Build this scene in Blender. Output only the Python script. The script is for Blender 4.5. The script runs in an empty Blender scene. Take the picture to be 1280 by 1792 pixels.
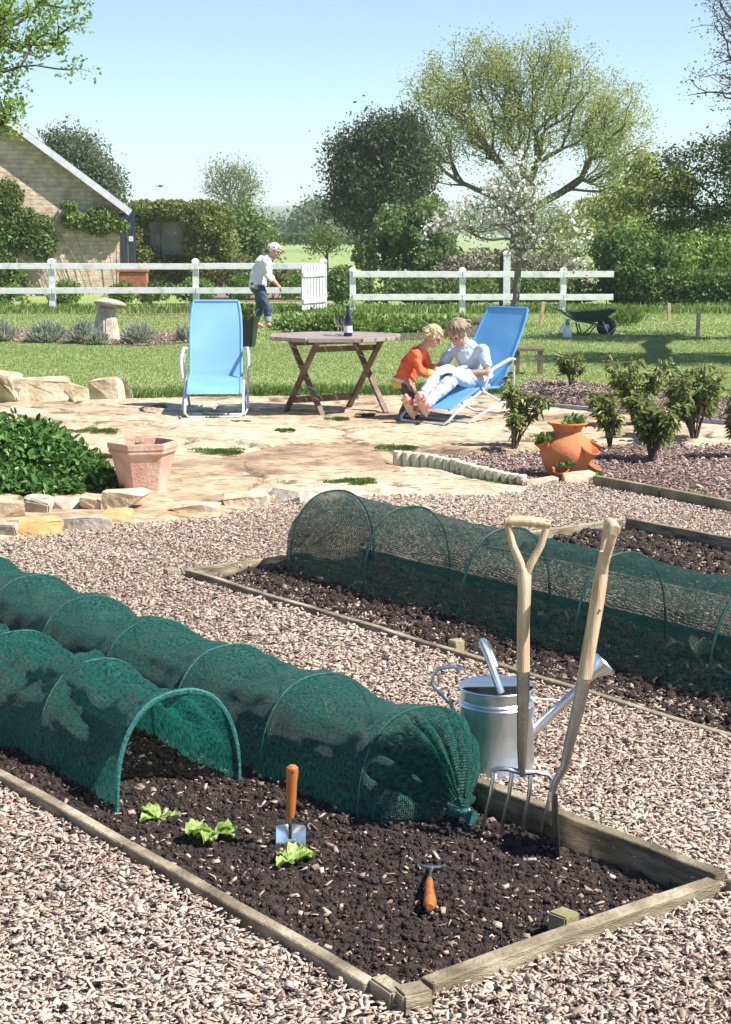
import bpy, bmesh, math, random
import numpy as np
from mathutils import Vector, Matrix
R = math.radians
S = bpy.context.scene
C = S.collection

# ------------------------------------------------------------------ camera, sky, sun, exposure
F_PX, CAM_H, PITCH = 3044.0, 1.75, math.atan2(501, 3044)
cd = bpy.data.cameras.new('camera'); cam = bpy.data.objects.new('camera', cd); C.objects.link(cam)
cam.location = (0, 0, CAM_H); cam.rotation_euler = (math.pi/2 - PITCH, 0, 0)
cd.sensor_fit = 'VERTICAL'; cd.sensor_height = 36; cd.lens = 36*F_PX/1792
cd.clip_start = .1; cd.clip_end = 8000
S.camera = cam
SUN_AZ, SUN_EL = -20, 51            # azimuth from +X (the camera's right), negative = towards the camera
sd = Vector((math.cos(R(SUN_AZ))*math.cos(R(SUN_EL)), math.sin(R(SUN_AZ))*math.cos(R(SUN_EL)), math.sin(R(SUN_EL))))
w = bpy.data.worlds.new('World'); S.world = w; w.use_nodes = True
nt = w.node_tree; sky = nt.nodes.new('ShaderNodeTexSky'); sky.sky_type = 'NISHITA'; sky.sun_disc = False
sky.sun_elevation = R(SUN_EL); sky.sun_rotation = R(90-SUN_AZ); sky.air_density = .75; sky.dust_density = 0; sky.ozone_density = 1.6
bg = nt.nodes['Background']; bg.inputs['Strength'].default_value = .092
tint = nt.nodes.new('ShaderNodeMix'); tint.data_type = 'RGBA'; tint.blend_type = 'MULTIPLY'; tint.inputs[0].default_value = 1; tint.inputs[7].default_value = (.86, .915, .97, 1)
nt.links.new(sky.outputs[0], tint.inputs[6]); nt.links.new(tint.outputs[2], bg.inputs[0])
sl = bpy.data.lights.new('sun', 'SUN'); sl.energy = 5.0; sl.angle = R(.5); sl.color = (1, .96, .9)
so = bpy.data.objects.new('sun', sl); C.objects.link(so); so.rotation_euler = sd.to_track_quat('Z', 'Y').to_euler()
S.view_settings.view_transform = 'Standard'; S.view_settings.look = 'None'
S.view_settings.exposure = .92; S.view_settings.gamma = 1; S.view_settings.use_curve_mapping = False
cy = S.cycles
cy.max_bounces = 8; cy.diffuse_bounces = 3; cy.glossy_bounces = 3; cy.transmission_bounces = 6
cy.transparent_max_bounces = 24; cy.volume_bounces = 1; cy.use_denoising = True
cy.sample_clamp_indirect = 6

# ------------------------------------------------------------------ measuring helpers (photo pixel -> metres)
ct, st = math.cos(PITCH), math.sin(PITCH)
def ray(x, y):
    a = (x-640)/F_PX; b = -(y-896)/F_PX
    return a, ct + b*st, -st + b*ct
def G(x, y, z=0.0):
    dx, dy, dz = ray(x, y); k = (z-CAM_H)/dz
    return Vector((dx*k, dy*k, z))
def A(x, y, Y):
    dx, dy, dz = ray(x, y); k = Y/dy
    return Vector((dx*k, Y, CAM_H+dz*k))
UX, VX = Vector((-.605, .797, 0)), Vector((.797, .605, 0))     # the beds' long and short directions
def B(u, v, z=0.0):
    p = UX*u + VX*v; return Vector((p.x, p.y, z))

# ------------------------------------------------------------------ numpy noise
def _lat(ix, iy, seed):
    n = (ix*374761393 + iy*668265263 + seed*69069) & 0x7fffffff
    n = ((n ^ (n >> 13))*1274126177) & 0x7fffffff
    return ((n ^ (n >> 16)) & 0xffff)/65535.0
def vn(x, y, seed=0):
    x = np.asarray(x, float); y = np.asarray(y, float)
    ix = np.floor(x).astype(np.int64); iy = np.floor(y).astype(np.int64)
    fx = x-ix; fy = y-iy; fx = fx*fx*(3-2*fx); fy = fy*fy*(3-2*fy)
    a = _lat(ix, iy, seed); b = _lat(ix+1, iy, seed); c = _lat(ix, iy+1, seed); d = _lat(ix+1, iy+1, seed)
    return (a+(b-a)*fx)*(1-fy)+(c+(d-c)*fx)*fy
def fbm(x, y, seed=0, o=4):
    s = 0; a = .5; f = 1
    for k in range(o):
        s = s + a*(vn(np.asarray(x)*f, np.asarray(y)*f, seed+k*17)-.5); a *= .5; f *= 2.03
    return s
def inpoly(P, poly):
    x, y = P[:, 0], P[:, 1]; r = np.zeros(len(P), bool); n = len(poly)
    for i in range(n):
        x1, y1 = poly[i][0], poly[i][1]; x2, y2 = poly[(i+1) % n][0], poly[(i+1) % n][1]
        if y1 == y2: continue
        c = ((y1 > y) != (y2 > y)) & (x < (x2-x1)*(y-y1)/(y2-y1)+x1)
        r ^= c
    return r

# ------------------------------------------------------------------ materials
MATS = {}
def nodes(name):
    m = bpy.data.materials.new(name); m.use_nodes = True
    return m, m.node_tree.nodes, m.node_tree.links, m.node_tree.nodes['Principled BSDF']
def ramp(N, stops):
    r = N.new('ShaderNodeValToRGB'); e = r.color_ramp.elements
    while len(e) < len(stops): e.new(.5)
    for k, (p, c) in enumerate(stops):
        e[k].position = p; e[k].color = (*c, 1)
    return r
def mat(name, stops, scale=8, rough=.7, bump=0, bscale=40, metal=0, attr=None, coord='Object', stretch=(1, 1, 1), detail=6,
        transl=0, spec=.5, mixattr=.35, coat=0):
    """noise-driven colour ramp (or a per-face attribute plus noise) with bump"""
    if name in MATS: return MATS[name]
    m, N, L, P = nodes(name)
    if not isinstance(stops[0], (tuple, list)): stops = [(0, stops), (1, stops)]
    tc = N.new('ShaderNodeTexCoord'); mp = N.new('ShaderNodeMapping'); mp.inputs['Scale'].default_value = stretch
    L.new(tc.outputs[coord], mp.inputs[0])
    nz = N.new('ShaderNodeTexNoise'); nz.inputs['Scale'].default_value = scale; nz.inputs['Detail'].default_value = detail
    L.new(mp.outputs[0], nz.inputs['Vector'])
    r = ramp(N, stops)
    if attr:
        at = N.new('ShaderNodeAttribute'); at.attribute_name = attr
        mx = N.new('ShaderNodeMix'); mx.inputs[0].default_value = mixattr
        L.new(at.outputs['Fac'], mx.inputs[2]); L.new(nz.outputs[0], mx.inputs[3]); L.new(mx.outputs[0], r.inputs[0])
    else: L.new(nz.outputs[0], r.inputs[0])
    L.new(r.outputs[0], P.inputs['Base Color'])
    P.inputs['Roughness'].default_value = rough; P.inputs['Metallic'].default_value = metal
    P.inputs['Specular IOR Level'].default_value = spec; P.inputs['Coat Weight'].default_value = coat
    if bump:
        n2 = N.new('ShaderNodeTexNoise'); n2.inputs['Scale'].default_value = bscale; n2.inputs['Detail'].default_value = 5
        L.new(mp.outputs[0], n2.inputs['Vector'])
        b = N.new('ShaderNodeBump'); b.inputs['Strength'].default_value = bump; b.inputs['Distance'].default_value = .02
        L.new(n2.outputs[0], b.inputs['Height']); L.new(b.outputs[0], P.inputs['Normal'])
    if transl:
        t = N.new('ShaderNodeBsdfTranslucent'); L.new(r.outputs[0], t.inputs[0])
        ms = N.new('ShaderNodeMixShader'); ms.inputs[0].default_value = transl
        L.new(P.outputs[0], ms.inputs[1]); L.new(t.outputs[0], ms.inputs[2])
        L.new(ms.outputs[0], N['Material Output'].inputs[0])
    MATS[name] = m
    return m
def leafmat(name, c1, c2, c3, rough=.5, transl=.35):
    return mat(name, [(.0, c1), (.5, c2), (1., c3)], scale=.6, rough=rough, attr='var', transl=transl, mixattr=.25, spec=.35)

# ------------------------------------------------------------------ mesh helpers
def link(o, parent=None):
    C.objects.link(o)
    if parent is not None: o.parent = parent
    return o
def tag(o, label=None, cat=None, group=None, kind=None):
    if label: o['label'] = label
    if cat: o['category'] = cat
    if group: o['group'] = group
    if kind: o['kind'] = kind
    return o
def empty(name, loc, label, cat, group=None, rz=0):
    o = bpy.data.objects.new(name, None); link(o); o.location = loc; o.rotation_euler = (0, 0, rz); o.empty_display_size = .1
    return tag(o, label, cat, group)
def npmesh(name, V, F, m, parent=None, var=None, smooth=False, uv=None):
    """V (n,3); F (k,3|4) index array"""
    V = np.ascontiguousarray(V, np.float32).reshape(-1, 3); F = np.ascontiguousarray(F, np.int32)
    me = bpy.data.meshes.new(name); k, q = F.shape
    me.vertices.add(len(V)); me.vertices.foreach_set('co', V.ravel())
    me.loops.add(k*q); me.loops.foreach_set('vertex_index', F.ravel())
    me.polygons.add(k); me.polygons.foreach_set('loop_start', np.arange(0, k*q, q, dtype=np.int32))
    me.polygons.foreach_set('loop_total', np.full(k, q, np.int32))
    if smooth: me.polygons.foreach_set('use_smooth', np.ones(k, bool))
    me.update(calc_edges=True)
    if var is not None:
        a = me.attributes.new('var', 'FLOAT', 'FACE'); a.data.foreach_set('value', np.ascontiguousarray(var, np.float32))
    if uv is not None:
        l = me.uv_layers.new(name='UVMap'); l.data.foreach_set('uv', np.ascontiguousarray(np.asarray(uv, np.float32)[F.ravel()]).ravel())
    me.materials.append(m)
    o = bpy.data.objects.new(name, me); return link(o, parent)
class MB:
    def __init__(s): s.v = []; s.f = []
    def add(s, vs, fs):
        b = len(s.v); s.v += [tuple(p) for p in vs]; s.f += [tuple(i+b for i in f) for f in fs]; return s
    def box(s, c, size, rot=None, taper=0):
        x, y, z = [a/2 for a in size]; vs = []
        for dz in (-1, 1):
            k = 1-(taper if dz > 0 else 0)
            for dx, dy in ((-1, -1), (1, -1), (1, 1), (-1, 1)): vs.append(Vector((dx*x*k, dy*y*k, dz*z)))
        if rot is not None: vs = [rot @ p for p in vs]
        c = Vector(c)
        return s.add([p+c for p in vs], [(3, 2, 1, 0), (4, 5, 6, 7), (0, 1, 5, 4), (1, 2, 6, 5), (2, 3, 7, 6), (3, 0, 4, 7)])
    def beam(s, a, b, wd, ht, up=(0, 0, 1)):
        a = Vector(a); b = Vector(b); d = (b-a); L = d.length; d.normalize(); up = Vector(up)
        r = d.cross(up).normalized(); n = r.cross(d).normalized()
        M = Matrix((d, r, n)).transposed()
        return s.box((a+b)/2, (L, wd, ht), M)
    def tube(s, pts, rad, n=8, cap=True, sq=1.0):
        pts = [Vector(p) for p in pts]; k = len(pts)
        if not hasattr(rad, '__len__'): rad = [rad]*k
        prev = None; vs = []
        for i, p in enumerate(pts):
            d = (pts[min(i+1, k-1)]-pts[max(i-1, 0)])
            if d.length < 1e-9: d = Vector((0, 0, 1))
            d.normalize()
            if prev is None:
                prev = d.orthogonal().normalized()
            prev = (prev-d*prev.dot(d))
            if prev.length < 1e-6: prev = d.orthogonal()
            prev.normalize(); b = d.cross(prev)
            for j in range(n):
                t = 2*math.pi*j/n; vs.append(p+(prev*math.cos(t)+b*math.sin(t)*sq)*rad[i])
        fs = [(i*n+j, i*n+(j+1) % n, (i+1)*n+(j+1) % n, (i+1)*n+j) for i in range(k-1) for j in range(n)]
        if cap: fs += [tuple(range(n))[::-1], tuple((k-1)*n+j for j in range(n))]
        return s.add(vs, fs)
    def lathe(s, prof, n=32, c=(0, 0, 0), closed=False, rot=None, sx=1, sy=1):
        c = Vector(c); vs = []
        for r, z in prof:
            for j in range(n):
                t = 2*math.pi*j/n; p = Vector((r*math.cos(t)*sx, r*math.sin(t)*sy, z))
                if rot is not None: p = rot @ p
                vs.append(p+c)
        k = len(prof)
        fs = [(i*n+j, i*n+(j+1) % n, (i+1)*n+(j+1) % n, (i+1)*n+j) for i in range(k-1) for j in range(n)]
        if prof[0][0] > 1e-6 and closed: fs.append(tuple(range(n))[::-1])
        if prof[-1][0] > 1e-6 and closed: fs.append(tuple((k-1)*n+j for j in range(n)))
        return s.add(vs, fs)
    def ball(s, c, r, n=16, m=10, rot=None):
        if not hasattr(r, '__len__'): r = (r, r, r)
        c = Vector(c); vs = []
        for i in range(m+1):
            ph = math.pi*i/m
            for j in range(n):
                t = 2*math.pi*j/n; p = Vector((r[0]*math.sin(ph)*math.cos(t), r[1]*math.sin(ph)*math.sin(t), -r[2]*math.cos(ph)))
                if rot is not None: p = rot @ p
                vs.append(p+c)
        return s.add(vs, [(i*n+j, i*n+(j+1) % n, (i+1)*n+(j+1) % n, (i+1)*n+j) for i in range(m) for j in range(n)])
    def capsule(s, a, b, ra, rb, n=12):
        a = Vector(a); b = Vector(b); d = b-a; L = d.length
        d = d.normalized() if L > 1e-6 else Vector((0, 0, 1)); pts = []; rr = []
        for k in range(1, 5):
            t = math.pi/2*k/4; pts.append(a-d*ra*math.cos(t)); rr.append(max(ra*math.sin(t), 1e-4))
        for k in range(3, -1, -1):
            t = math.pi/2*k/4; pts.append(b+d*rb*math.cos(t)); rr.append(max(rb*math.sin(t), 1e-4))
        pts[3] = a; 
        return s.tube(pts, rr, n)
    def build(s, name, m, parent=None, smooth=False, bevel=0, seg=2, auto=True, sub=0):
        me = bpy.data.meshes.new(name); me.from_pydata(s.v, [], s.f)
        bm = bmesh.new(); bm.from_mesh(me); bmesh.ops.remove_doubles(bm, verts=bm.verts, dist=1e-6)
        bmesh.ops.recalc_face_normals(bm, faces=bm.faces)
        if bevel: bmesh.ops.bevel(bm, geom=[e for e in bm.edges if e.is_manifold and e.calc_face_angle(0) > .5], offset=bevel, segments=seg, affect='EDGES', clamp_overlap=True)
        if sub: bmesh.ops.subdivide_edges(bm, edges=bm.edges, cuts=sub, use_grid_fill=True)
        if smooth:
            for f in bm.faces: f.smooth = True
            for e in bm.edges:
                if e.is_manifold and e.calc_face_angle(0) > R(38): e.smooth = False
        bm.to_mesh(me); bm.free(); me.materials.append(m)
        return link(bpy.data.objects.new(name, me), parent)
def structure(o): o['kind'] = 'structure'; return o

def remesh(mb, name, m, parent, vox=.008, smooth=4, disp=0, dscale=6, seed=1, cutz=None):
    me = bpy.data.meshes.new('tmp'); me.from_pydata(mb.v, [], mb.f)
    o = bpy.data.objects.new('tmp', me); C.objects.link(o)
    md = o.modifiers.new('r', 'REMESH'); md.mode = 'VOXEL'; md.voxel_size = vox
    if smooth:
        sm = o.modifiers.new('s', 'SMOOTH'); sm.iterations = smooth; sm.factor = .5
    dg = bpy.context.evaluated_depsgraph_get(); nm = bpy.data.meshes.new_from_object(o.evaluated_get(dg))
    bpy.data.objects.remove(o); bpy.data.meshes.remove(me)
    if disp:
        n = len(nm.vertices); co = np.empty(n*3, np.float32); nm.vertices.foreach_get('co', co); co = co.reshape(-1, 3)
        no = np.empty(n*3, np.float32); nm.vertices.foreach_get('normal', no); no = no.reshape(-1, 3)
        d = fbm(co[:, 0]*dscale+co[:, 2]*dscale*.7+9, co[:, 1]*dscale+co[:, 2]*dscale+5, seed, 3)
        co = co+no*(d*disp)[:, None]; nm.vertices.foreach_set('co', co.ravel())
    nm.polygons.foreach_set('use_smooth', np.ones(len(nm.polygons), bool))
    nm.materials.clear(); nm.materials.append(m); nm.name = name
    return link(bpy.data.objects.new(name, nm), parent)

# ------------------------------------------------------------------ foliage helpers
def unit(a): return a/np.maximum(np.linalg.norm(a, axis=1, keepdims=True), 1e-9)
def leaf_geo(P, D, Nn, L, W, fold=.15):
    """pointed leaves: P base, D direction, Nn rough normal; L, W arrays. two quads each"""
    D = unit(D); Sd = unit(np.cross(D, Nn)); Nn = np.cross(Sd, D); L = L[:, None]; W = W[:, None]
    n = len(P); V = np.empty((n, 6, 3))
    V[:, 0] = P; V[:, 1] = P+D*L*.35+Sd*W*.5+Nn*W*fold; V[:, 2] = P+D*L*.72+Sd*W*.38+Nn*(W*fold-L*.06)
    V[:, 3] = P+D*L-Nn*L*.16; V[:, 4] = P+D*L*.72-Sd*W*.38+Nn*(W*fold-L*.06); V[:, 5] = P+D*L*.35-Sd*W*.5+Nn*W*fold
    b = (np.arange(n)*6)[:, None]
    F = np.stack([b+np.array([0, 1, 2, 3]), b+np.array([0, 3, 4, 5])], 1).reshape(-1, 4)
    return V.reshape(-1, 3), F
def card_geo(P, rng, size, up=.3, asp=.55):
    n = len(P); N1 = unit(rng.normal(size=(n, 3))+np.array([0, 0, up])); T = unit(np.cross(N1, rng.normal(size=(n, 3)))); Bn = np.cross(N1, T)
    s = size[:, None]; V = np.empty((n, 4, 3))
    V[:, 0] = P-T*s*.5; V[:, 1] = P+Bn*s*asp*.5+T*s*.05; V[:, 2] = P+T*s*.5; V[:, 3] = P-Bn*s*asp*.5+T*s*.05
    return V.reshape(-1, 3), np.arange(n*4).reshape(-1, 4)
def cluster(rng, cen, per, spread):
    cen = np.asarray(cen, float)
    P = np.repeat(cen, per, 0)
    return P+rng.normal(size=P.shape)*spread
def tree(name, label, cat, base, trunk_h, ells, n, leafm, barkm, leaf=.1, per=40, spread=.3, r_tip=.012, r_trunk=None, seed=1,
         group=None, shell=.45, blossom=None, pathw=.35, up=.15, flat=.0, along=True, lean=(0, 0), stems=1, step=.6, crown='crown', trunk='trunk', sides=5, wob=1.0):
    """branches reach for points scattered through the crown's lobes; leaves hang round their ends"""
    rng = np.random.default_rng(seed); base = Vector(base)
    root = empty(name, base, label, cat, group)
    T = []
    tot = sum(e[6] if len(e) > 6 else e[3]*e[4]*e[5] for e in ells)
    for e in ells:
        wgt = e[6] if len(e) > 6 else e[3]*e[4]*e[5]
        k = max(3, int(n*wgt/tot)); d = unit(rng.normal(size=(k, 3))); r = rng.random(k)**shell
        T.append(np.array(e[:3])+d*r[:, None]*np.array(e[3:6]))
    T = np.concatenate(T); T = T[T[:, 2] > .05]
    pos = []; par = []; pl = []; dirs = []
    for s_ in range(stems):
        a = rng.random()*6.28; k = max(3, int(trunk_h/.5)+1); off = 0 if stems == 1 else .12*trunk_h
        for i in range(k):
            t = i/(k-1)
            x = lean[0]*t+math.cos(a)*off*t*2+.03*trunk_h*math.sin(3*t+s_)*(t > 0); y = lean[1]*t+math.sin(a)*off*t*2
            pos.append((x, y, trunk_h*t)); par.append(-1 if i == 0 else len(pos)-2); pl.append(0 if i == 0 else pl[-1]+trunk_h/(k-1)); dirs.append((0, 0, 1))
    top = np.array([lean[0], lean[1], trunk_h]); T = T[np.argsort(np.linalg.norm(T-top, axis=1))]
    NP = np.zeros((len(pos)+len(T)*6, 3)); NL = np.zeros(len(NP)); ok0 = len(pos)
    NP[:ok0] = pos; NL[:ok0] = pl; cnt = ok0; chains = []; ndir = [Vector(d) for d in dirs]; par = list(par)
    allow = np.zeros(len(NP), bool); allow[:ok0] = NP[:ok0, 2] > trunk_h*.55
    ends = []
    for p in T:
        d = np.linalg.norm(NP[:cnt]-p, axis=1)+pathw*NL[:cnt]+np.where(allow[:cnt], 0, 1e6)
        d += np.maximum(0, NP[:cnt, 2]-p[2])*.5
        j = int(np.argmin(d)); a = Vector(NP[j]); b = Vector(p); L = (b-a).length
        if L < .02: continue
        k = 2 if L < step else (3 if L < 3*step else 5)
        pd = ndir[j]; c1 = a+(pd*.6+Vector((0, 0, up)))*L*.35+Vector(rng.normal(size=3))*L*.05*wob
        c2 = b-((b-a).normalized()*.7+Vector((0, 0, up)))*L*.25+Vector(rng.normal(size=3))*L*.06*wob
        ch = [j]; prevp = a
        for i in range(1, k+1):
            t = i/k; q = a*(1-t)**3+c1*3*t*(1-t)**2+c2*3*t*t*(1-t)+b*t**3
            NP[cnt] = q; NL[cnt] = NL[ch[-1]]+(q-prevp).length; allow[cnt] = True; par.append(ch[-1]); ndir.append((q-prevp).normalized())
            ch.append(cnt); cnt += 1; prevp = q
        chains.append(ch); ends.append(ch)
    w_ = np.zeros(cnt)
    for ch in chains: w_[ch[-1]] += 1
    for i in range(cnt-1, -1, -1):
        if par[i] >= 0: w_[par[i]] += w_[i]
    rad = r_tip*np.maximum(w_, 1)**.47
    if r_trunk:
        k = r_trunk/max(rad[0], 1e-6); rad = rad*np.where(w_ > 1, 1+(k-1)*np.minimum(1, (w_/w_.max())**.35), 1)
    mb = MB(); i0 = 0
    trunks = []
    cur = [0]
    for i in range(1, ok0):
        if par[i] == -1: trunks.append(cur); cur = [i]
        else: cur.append(i)
    trunks.append(cur)
    for c_ in trunks:
        rr = [rad[i] for i in c_]; rr[0] *= 1.35
        mb.tube([NP[i] for i in c_], rr, 8)
    for ch in chains:
        rr = [min(rad[ch[0]], rad[ch[1]]*1.15)]+[rad[i] for i in ch[1:]]; rr[-1] *= .6 if w_[ch[-1]] <= 1 else 1
        mb.tube([NP[i] for i in ch], rr, sides if rr[0] > r_tip*2 else 3, cap=False)
    mb.build(trunk, barkm, root, smooth=True)
    cen = []
    for ch in ends:
        cen.append(NP[ch[-1]])
        if along and len(ch) > 2: cen.append(NP[ch[-2]]*.5+NP[ch[-1]]*.5)
    cen = np.array(cen)
    if per:
        k = rng.integers(max(1, per//3), per*2, len(cen)); P = np.repeat(cen, k, 0); P = P+rng.normal(size=P.shape)*spread*np.array([1, 1, 1-flat])
        P = P[P[:, 2] > .02]
        cv = np.repeat(rng.random(len(cen)), k)[:len(P)]
        V, F = card_geo(P, rng, leaf*rng.uniform(.6, 1.35, len(P)), .5)
        npmesh(crown, V, F, leafm, root, var=np.clip(.6*rng.random(len(P))+.4*cv, 0, 1))
    if blossom:
        bmat, bn, bs, bl = blossom
        sel = cen[rng.choice(len(cen), bn)]; P = cluster(rng, sel, 7, bs)
        V, F = card_geo(P, rng, bl*rng.uniform(.7, 1.3, len(P)), .2, .9)
        npmesh('blossom', V, F, bmat, root, var=rng.random(len(P)))
    return root
def mound(name, label, cat, base, rx, ry, h, n, leafm, leaf=.06, asp=.5, seed=1, group=None, stemm=None, droop=.2, kind=None, upright=.6, part=None, lumps=5, spr=.55):
    """leafy clump: pointed leaves pointing outwards through a lumpy dome, on stems"""
    rng = np.random.default_rng(seed); root = empty(name, base, label, cat, group)
    Lc = [(0, 0, 0, 1 if spr < .6 else .45)]+[(rng.uniform(-spr, spr)*1.0, rng.uniform(-spr, spr), 0, rng.uniform(.45, .75)*(.55/spr)**.6) for _ in range(lumps)]
    k = n//len(Lc); P = []
    for (a, b, c, s) in Lc:
        d = unit(rng.normal(size=(k, 3))); d[:, 2] = abs(d[:, 2]); r = rng.random(k)**.35
        P.append(np.stack([(a+d[:, 0]*r*s)*rx, (b+d[:, 1]*r*s)*ry, d[:, 2]*r*h*(s if s < 1 else .9)+.01], 1))
    P = np.concatenate(P); D = P/np.array([rx, ry, h])+rng.normal(size=P.shape)*.5+np.array([0, 0, upright])
    V, F = leaf_geo(P, D, rng.normal(size=P.shape)*.5+np.array([0, 0, 1.]), leaf*rng.uniform(.6, 1.3, len(P)), leaf*asp*rng.uniform(.7, 1.2, len(P)), .15)
    npmesh(part or 'foliage', V, F, leafm, root, var=np.repeat(rng.random(len(P)), 2))
    if stemm:
        mb = MB()
        for i in rng.choice(len(P), min(len(P), 60)):
            p = P[i]; mb.tube([(p[0]*.15, p[1]*.15, -.02), (p[0]*.6, p[1]*.6, p[2]*.6), p], [.006, .004, .002], 4, cap=False)
        mb.build('stem', stemm, root)
    return root

# ------------------------------------------------------------------ palette
grassM = leafmat('grass_blade', (.17, .25, .065), (.28, .35, .115), (.42, .45, .22), .55, .45)
grassTall = leafmat('grass_tall', (.09, .17, .03), (.17, .27, .055), (.30, .38, .12), .5, .4)
bark = mat('bark_brown', [(.3, (.07, .055, .04)), (.7, (.15, .12, .09))], 14, .9, .5, 50)
barkD = mat('bark_dark', [(.3, (.035, .03, .022)), (.7, (.09, .075, .05))], 10, .9, .4, 40)
barkG = mat('bark_grey', [(.3, (.13, .115, .09)), (.7, (.25, .22, .17))], 18, .9, .4, 40)
twig = mat('twig_grey', [(.3, (.16, .13, .1)), (.7, (.3, .26, .2))], 8, .9)
white = mat('white_paint', [(.3, (.55, .55, .50)), (.42, (.74, .74, .71)), (.6, (.82, .82, .8))], 7, .5, .15, 60)

# ================================================================== GROUND
def sheet(name, poly, z, m, kind='structure'):
    me = bpy.data.meshes.new(name); me.from_pydata([(p[0], p[1], z) for p in poly], [], [tuple(range(len(poly)))])
    me.materials.append(m); o = link(bpy.data.objects.new(name, me)); o['kind'] = kind; return o
m, N, L, P = nodes('lawn_turf')
tc = N.new('ShaderNodeTexCoord')
def nz(scale, det=5, st_=(1, 1, 1)):
    mp = N.new('ShaderNodeMapping'); mp.inputs['Scale'].default_value = st_; L.new(tc.outputs['Object'], mp.inputs[0])
    n = N.new('ShaderNodeTexNoise'); n.inputs['Scale'].default_value = scale; n.inputs['Detail'].default_value = det; L.new(mp.outputs[0], n.inputs[0]); return n
a = nz(.35); b = nz(9, 8, (1, .5, 1)); c = nz(1.2, 4, (.35, 1.3, 1))
r1 = ramp(N, [(.3, (.17, .245, .065)), (.5, (.265, .33, .11)), (.72, (.40, .41, .20))])
ad = N.new('ShaderNodeMix'); ad.inputs[0].default_value = .5; L.new(a.outputs[0], ad.inputs[2]); L.new(b.outputs[0], ad.inputs[3])
a2 = N.new('ShaderNodeMix'); a2.inputs[0].default_value = .4; L.new(ad.outputs[0], a2.inputs[2]); L.new(c.outputs[0], a2.inputs[3])
L.new(a2.outputs[0], r1.inputs[0]); L.new(r1.outputs[0], P.inputs['Base Color']); P.inputs['Roughness'].default_value = .85; P.inputs['Specular IOR Level'].default_value = .15
bp = N.new('ShaderNodeBump'); bp.inputs['Strength'].default_value = .8; bp.inputs['Distance'].default_value = .04; L.new(b.outputs[0], bp.inputs['Height']); L.new(bp.outputs[0], P.inputs['Normal'])
lawnM = m
# one sheet to the horizon, gently rolling far away
def lawn():
    ys = np.concatenate([np.linspace(-12, 60, 30), np.geomspace(62, 2450, 50)]); xs = np.concatenate([-np.geomspace(2450, 12, 40), np.linspace(-10, 10, 14), np.geomspace(12, 2450, 40)])
    X, Y = np.meshgrid(xs, ys); Z = np.zeros_like(X)
    k = np.clip((Y-70)/500, 0, 1); Z = k*(fbm(X/180, Y/180, 5, 3)*6-3.0)-k*1.2
    n = len(xs); i = np.arange(len(ys)-1)[:, None]*n+np.arange(n-1)[None]; i = i.ravel()
    o = npmesh('lawn', np.stack([X, Y, Z], -1).reshape(-1, 3), np.stack([i, i+1, i+n+1, i+n], 1), lawnM, smooth=True); structure(o)
lawn()

# chip path, mulch, soils
chipBase = mat('chip_litter', [(.35, (.07, .05, .04)), (.6, (.2, .15, .12))], 60, .95, .8, 90)
soilM = mat('garden_soil', [(.3, (.022, .014, .011)), (.5, (.045, .030, .023)), (.7, (.085, .060, .046)), (.9, (.14, .10, .08))], 28, .95, 1, 130, detail=9)
chipM = mat('wood_chip', [(0, (.12, .084, .06)), (.25, (.30, .218, .16)), (.5, (.48, .37, .285)), (.8, (.60, .49, .385)), (1, (.68, .59, .48))], 30, .85, .3, 90, attr='var', mixattr=.2, spec=.25)
mulchM = mat('bark_mulch', [(0, (.08, .052, .042)), (.35, (.21, .14, .11)), (.7, (.40, .29, .235)), (1, (.64, .54, .46))], 30, .9, .3, 90, attr='var', mixattr=.2, spec=.2)
edge_px = [(-340, 1000), (-150, 968), (0, 948), (60, 944), (110, 934), (190, 922), (300, 914), (400, 903), (470, 890), (545, 878), (640, 868), (740, 868), (830, 868), (900, 862), (960, 852), (1045, 848), (1280, 896), (1500, 945), (1900, 1050)]
edge = [G(x, y) for x, y in edge_px]
chip_poly = [Vector((-4.2, 2.0, 0)), *edge, Vector((5.5, 2.0, 0))]
BEDS = [(2.83, 8.6, 2.22, 3.30), (-.5, 7.25, 4.36, 5.46), (1.5, 6.95, 6.05, 7.15)]       # u0,u1,v0,v1
def in_bed(P, pad=0.0):
    u_ = P[:, 0]*UX.x+P[:, 1]*UX.y; v_ = P[:, 0]*VX.x+P[:, 1]*VX.y; r = np.zeros(len(P), bool)
    for (a, b, c, d) in BEDS: r |= (u_ > a-pad) & (u_ < b+pad) & (v_ > c-pad) & (v_ < d+pad)
    return r
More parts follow.
